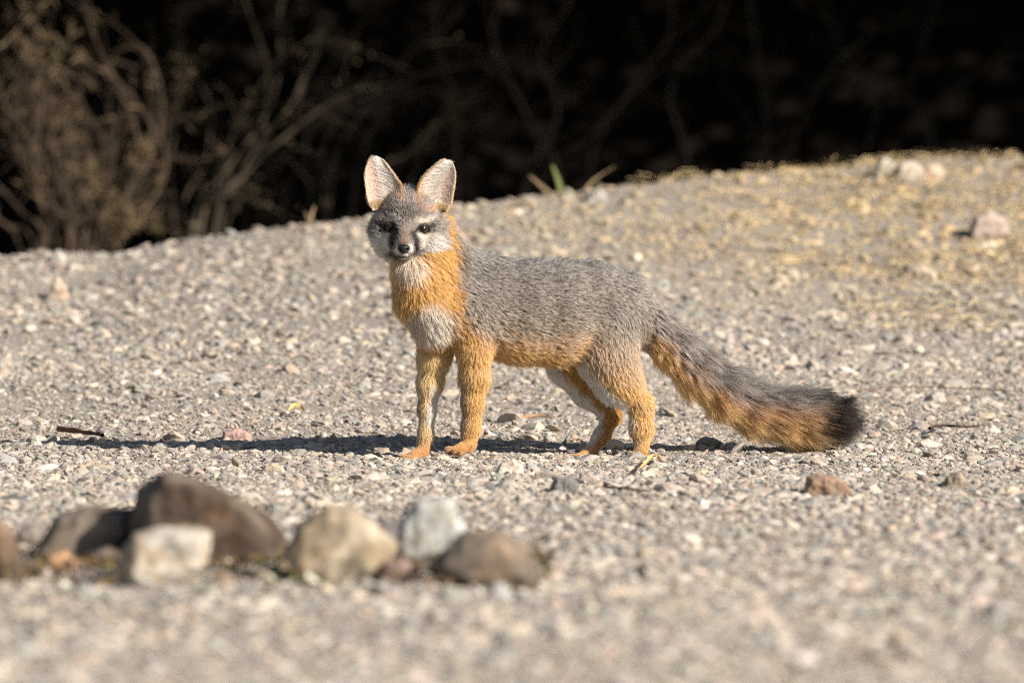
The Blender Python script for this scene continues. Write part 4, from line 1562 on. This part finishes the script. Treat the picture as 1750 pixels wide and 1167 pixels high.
# ears: cupped shells with a rounded rim
def ear(outer, inner, Y0, sgn, tag_label):
    nu, nv = 30, 21
    O = catmull(np.array(outer, float), nu)
    I = catmull(np.array(inner, float), nu)
    uu = np.linspace(0, 1, nu)
    vv = np.linspace(-1, 1, nv)
    px_ = (O[:, None, 0] * (1 - vv) / 2 + I[:, None, 0] * (1 + vv) / 2)
    py_ = (O[:, None, 1] * (1 - vv) / 2 + I[:, None, 1] * (1 + vv) / 2)
    wid = np.hypot(*(O - I).T) * S
    dep = Y0 + 0.010 * uu[:, None] ** 1.2 + 0.22 * wid[:, None] * (1 - np.abs(vv) ** 2.2)[None] * (1 - 0.25 * uu[:, None]) + 0.006 * vv * sgn
    F0 = at(px_, py_, dep)                                   # inner (front) surface
    V = F0.reshape(-1, 3)
    idx = np.arange(nu * nv).reshape(nu, nv)
    q = np.stack([idx[:-1, :-1], idx[:-1, 1:], idx[1:, 1:], idx[1:, :-1]], -1).reshape(-1, 4)
    N = vnormals(V, q)
    if N[:, 1].mean() > 0:
        q = q[:, ::-1]
        N = -N
    th = 0.0032 * np.clip(np.minimum(1, (1 - np.abs(np.tile(vv, nu))) * 5 + 0.25), 0, 1)
    Bk = V - N * th[:, None] + np.array([0, 0.0008, 0])
    rim = np.concatenate([idx[0, :], idx[1:, -1], idx[-1, -2::-1], idx[-2:0:-1, 0]])
    rim2 = np.roll(rim, -1)
    n0 = len(V)
    sideq = np.stack([rim, rim2, rim2 + n0, rim + n0], -1)
    VV = np.vstack([V, Bk])
    FF = np.vstack([q, q[:, ::-1] + n0, sideq])
    U = np.repeat(uu, nv)
    W = np.tile(vv, nu)
    pink = np.tile(lin((190, 158, 140)), (n0, 1)) * (0.8 + 0.2 * U[:, None])
    edge = sstep(0.75, 0.95, np.abs(W))[:, None]
    front_c = pink * (1 - edge) + lin((214, 184, 152)) * edge
    back_c = np.tile(lin((150, 128, 104)), (n0, 1))
    e = make_mesh("ear", VV, FF, skin_mat, fox, smooth=True, col=np.vstack([front_c, back_c]))
    # fur: long pale hairs inside, short velvet on the rim and the back
    r = np.random.default_rng(int(abs(px_[0, 0])))
    def sample(n, ulo, uhi, vlo, vhi):
        a = r.uniform(ulo, uhi, n) * (nu - 1.001)
        b = (r.uniform(vlo, vhi, n) + 1) / 2 * (nv - 1.001)
        i, j = a.astype(int), b.astype(int)
        fa, fb = (a - i)[:, None], (b - j)[:, None]
        def lerp(A):
            A = A.reshape(nu, nv, 3)
            return (A[i, j] * (1 - fa) + A[i + 1, j] * fa) * (1 - fb) + (A[i, j + 1] * (1 - fa) + A[i + 1, j + 1] * fa) * fb
        return lerp, a / (nu - 1), b / (nv - 1) * 2 - 1
    up = np.gradient(F0, axis=0).reshape(-1, 3)
    up /= np.linalg.norm(up, axis=1, keepdims=True)
    ac = np.gradient(F0, axis=1).reshape(-1, 3)
    ac /= np.linalg.norm(ac, axis=1, keepdims=True)
    def hairs(n, rng_, side, L, lift_, du, dv, cfun, rad_):
        lerp, uq, vq = sample(n, *rng_)
        base = lerp(V if side > 0 else Bk)
        nn = lerp(N) * side
        d = lerp(up) * du[:, None] if hasattr(du, 'shape') else lerp(up) * du
        dvv = dv(uq, vq)
        d = d + lerp(ac) * dvv[:, None] + r.normal(0, 0.12, (n, 3))
        Ln = L(uq, vq) * r.uniform(0.7, 1.25, n) * (1 - 0.75 * sstep(0.78, 0.98, uq))
        tt_ = np.linspace(0, 1, 5)[None, :, None]
        Pq = base[:, None] + Ln[:, None, None] * (d[:, None] * tt_ + nn[:, None] * lift_ * (1.4 * tt_ - 0.7 * tt_ ** 2))
        cq = cfun(uq, vq) * r.uniform(0.75, 1.15, (n, 1))
        Cq = np.repeat(cq[:, None], 5, 1) * np.array([0.7, 0.9, 1, 1, 1])[None, :, None]
        return Pq, np.full((n, 5), rad_) * np.array([1, 1, 0.8, 0.6, 0.15])[None], Cq
    w_in = lin((226, 214, 199))
    def cin(uq, vq):
        m = sstep(0.55, 0.0, uq)[:, None] * sstep(-0.2, 0.9, vq)[:, None]
        dk = (0.5 * (noise3(np.stack([uq * 9, vq * 7, uq * 0], -1), 3) > 0.28))[:, None]
        c = w_in * (1 - 0.35 * m) + C_OR * 0.35 * m
        return c * (1 - 0.4 * dk)
    sets = [
        hairs(1300, (0.06, 0.93, 0.05, 0.95), 1, lambda a, b: 0.022 * (1 - 0.5 * a), 0.40, 0.55, lambda a, b: -0.85 + 0 * a, cin, 0.00022),
        hairs(1100, (0.06, 0.93, -0.95, 0.05), 1, lambda a, b: 0.009 * (1 - 0.4 * a), 0.3, 0.75, lambda a, b: 0.35 * b, cin, 0.0002),
        hairs(900, (0.02, 0.99, 0.9, 1.0), 1, lambda a, b: 0.0050 + 0.006 * (1 - a), 0.5, 0.7, lambda a, b: 0.3 + 0 * a,
              lambda a, b: lin((226, 196, 160)) * sstep(0.3, 0.75, a)[:, None] + C_OR * 0.9 * (1 - sstep(0.3, 0.75, a)[:, None]), 0.0002),
        hairs(900, (0.02, 0.99, -1.0, -0.9), 1, lambda a, b: 0.0042 + 0 * a, 0.4, 0.7, lambda a, b: -0.3 + 0 * a,
              lambda a, b: np.tile(lin((228, 204, 172)), (len(a), 1)), 0.0002),
        hairs(5200, (0.02, 0.99, -1, 1), -1, lambda a, b: 0.0035 + 0.006 * (1 - a), 0.35, 0.8, lambda a, b: 0 * a,
              lambda a, b: lin((150, 130, 108)) * sstep(0.2, 0.6, a)[:, None] + C_OR * (1 - sstep(0.2, 0.6, a)[:, None]), 0.00024),
        hairs(900, (0.0, 0.10, -1, 1), 1, lambda a, b: 0.010 + 0 * a, 0.6, 0.8, lambda a, b: -0.2 * b,
              lambda a, b: np.where(r.uniform(size=(len(a), 1)) < 0.5, C_OR * 0.8, C_GREY), 0.00022),
    ]
    make_curves("ear_fur", np.vstack([s_[0] for s_ in sets]), np.vstack([s_[1] for s_ in sets]), coat_gain(np.vstack([s_[2] for s_ in sets])), e, fur_mat)
    return e


ear([(637, 360), (628.5, 342), (625.5, 325), (622.8, 301), (626.5, 282), (631.5, 272.5), (639, 267)],
    [(676, 350), (684, 335), (686.5, 319), (679, 305), (667, 288), (656, 274.5), (644, 267)], -0.160, 1, "")
ear([(762, 363), (771, 349), (775, 330), (778.5, 308), (777.5, 291), (773.5, 280), (766.5, 273.5)],
    [(734, 361), (714, 339), (714, 318), (724, 300), (740, 285), (751.5, 276.5), (761, 272.8)], -0.160, -1, "")

# eyes, eyelids, nose, whiskers, claws
m_eye, t_e, b_e, o_e = new_mat("fox_eye")
ae = node(t_e, "ShaderNodeAttribute", attribute_name="col")
t_e.links.new(ae.outputs["Color"], b_e.inputs["Base Color"])
b_e.inputs["Roughness"].default_value = 0.13
b_e.inputs["Specular IOR Level"].default_value = 0.4
b_e.inputs["Coat Weight"].default_value = 0.25
b_e.inputs["Coat Roughness"].default_value = 0.10
m_lid = attr_mat("dark_skin", rough=0.45, vary=0.15, scale=700, bump=0.2, bscale=900, spec=0.4)
for (e, Y), sgn in zip(EYES, (-1, 1)):
    c = at(e[0], e[1], Y)
    look = np.array([0.12 * sgn - 0.02, -1.0, -0.02])
    look /= np.linalg.norm(look)
    d, f = ico(5)
    ang = np.degrees(np.arccos(np.clip(d @ look, -1, 1)))
    cc = np.where((ang < 20)[:, None], np.array([0.004, 0.003, 0.003]), np.array([0.036, 0.016, 0.008]))
    cc = np.where((ang > 44)[:, None], np.array([0.05, 0.03, 0.025]), cc)
    ring = sstep(36, 44, ang)[:, None]
    cc = cc * (1 - 0.7 * ring)
    bulge = 1 + 0.06 * np.exp(-(ang / 30) ** 2)
    make_mesh("eye", c + d * EYE_R * bulge[:, None], f, m_eye, fox, smooth=True, col=cc)
    # lids: a shell just outside the eyeball with an almond opening that rises to the outer corner
    side_ = np.cross(look, [0, 0, 1.0])
    side_ /= np.linalg.norm(side_)
    up_ = np.cross(side_, look)
    a = np.arctan2(d @ side_, d @ look)
    h = np.arctan2(d @ up_, d @ look)
    aa = (a if (side_[0] * sgn > 0) else -a)
    hh = h - 0.16 * aa
    open_ = (np.abs(aa) < 1.2) & (hh < 0.60 * np.cos(np.clip(aa / 1.2, -1, 1) * 1.57) ** 0.55) & (hh > -0.62 * np.cos(np.clip(aa / 1.2, -1, 1) * 1.57) ** 0.8) & (d @ look > 0)
    fk = ~open_[f].all(1) & ((d[f].mean(1) @ look) > -0.1)
    used = np.unique(f[fk])
    mp = np.full(len(d), -1)
    mp[used] = np.arange(len(used))
    lim = np.where(hh > 0, 0.60, 0.62) * np.cos(np.clip(aa / 1.2, -1, 1) * 1.57) ** 0.8
    off = np.maximum(np.abs(hh) - lim, 0)
    rimw = (1 - sstep(0.22, 0.36, off))[:, None]
    lidc = np.array([0.012, 0.008, 0.007]) * rimw + lin((84, 70, 61)) * (1 - rimw)
    make_mesh("eyelid", (c + d * EYE_R * 1.05)[used], mp[f[fk]], m_lid, fox, smooth=True, col=lidc[used])

d, f = ico(5)
nv_ = d * np.array([10.2, 9.5, 8.2]) * S
nv_[:, 0] *= 1 + 0.22 * np.clip(d[:, 2], -1, 1)
for s_ in (-1, 1):
    w = np.exp(-(((d[:, 0] - 0.52 * s_) / 0.24) ** 2 + ((d[:, 2] + 0.12) / 0.24) ** 2)) * (d[:, 1] < 0)
    nv_[:, 1] += w * 0.0055
w = np.exp(-(d[:, 0] / 0.10) ** 2) * (d[:, 1] < 0) * (d[:, 2] < 0.1)
nv_[:, 1] += w * 0.0014
nc = at(690, 425.5, -0.2435)
make_mesh("nose", nc + nv_, f, m_lid, fox, smooth=True, col=np.tile([0.010, 0.009, 0.009], (len(d), 1)))
mk = catmull(at([679, 684, 690, 697, 703], [436.5, 440, 438.5, 440, 436], np.array([-0.226, -0.231, -0.234, -0.231, -0.226])), 16)
v_, f_ = tube(mk, 0.0011, 6)
make_mesh("mouth", v_, f_, m_lid, fox, smooth=True, col=np.tile([0.02, 0.013, 0.012], (len(v_), 1)))
wr = np.random.default_rng(5)
for sgn in (-1, 1):
    Ws = []
    for k in range(13):
        x0 = 690 + sgn * wr.uniform(9, 16)
        y0 = wr.uniform(424, 435)
        a = at(x0, y0, -0.225)
        ang = wr.uniform(-0.25, 0.65)
        L = wr.uniform(0.03, 0.065)
        dv = np.array([sgn * math.cos(ang), 0.45, -math.sin(ang)])
        tt_ = np.linspace(0, 1, 8)[:, None]
        Ws.append(a + dv * L * tt_ + np.array([0, 0.012, -0.010]) * tt_ ** 2)
    Ws = np.array(Ws)
    make_curves("whiskers", Ws, np.full((13, 8), 0.00028) * np.linspace(1, 0.2, 8)[None], np.full((13, 8, 3), 0.012), fox, fur_mat)


def claws(toes, base):
    for (q, dx, dy) in toes:
        a = at(q[0], q[1] - 1, q[2]) + np.array([dx * 0.005, dy * 0.005, 0])
        k = np.array([a, a + np.array([dx * 0.004, dy * 0.004, -0.0008]), a + np.array([dx * 0.0075, dy * 0.0075, -0.004])])
        v_, f_ = tube(catmull(k, 7), np.linspace(0.0019, 0.0004, 7), 6)
        make_mesh("claw", v_, f_, m_lid, fox, smooth=True, col=np.tile([0.05, 0.035, 0.025], (len(v_), 1)))


claws([((697, 785, -0.098), -0.5, -0.85), ((690, 784, -0.085), -0.8, -0.6), ((689, 782, -0.07), -0.95, -0.3), ((704, 786, -0.10), -0.3, -0.95),
       ((777, 772, -0.136), -0.4, -0.9), ((769, 772, -0.125), -0.7, -0.7), ((766, 769, -0.108), -0.95, -0.3), ((786, 774, -0.138), -0.2, -0.98),
       ((1076, 779, -0.018), -0.7, -0.7), ((1085, 782, -0.03), -0.4, -0.9), ((1097, 783, -0.032), 0.05, -1), ((1107, 781, -0.02), 0.3, -0.95)], fox)
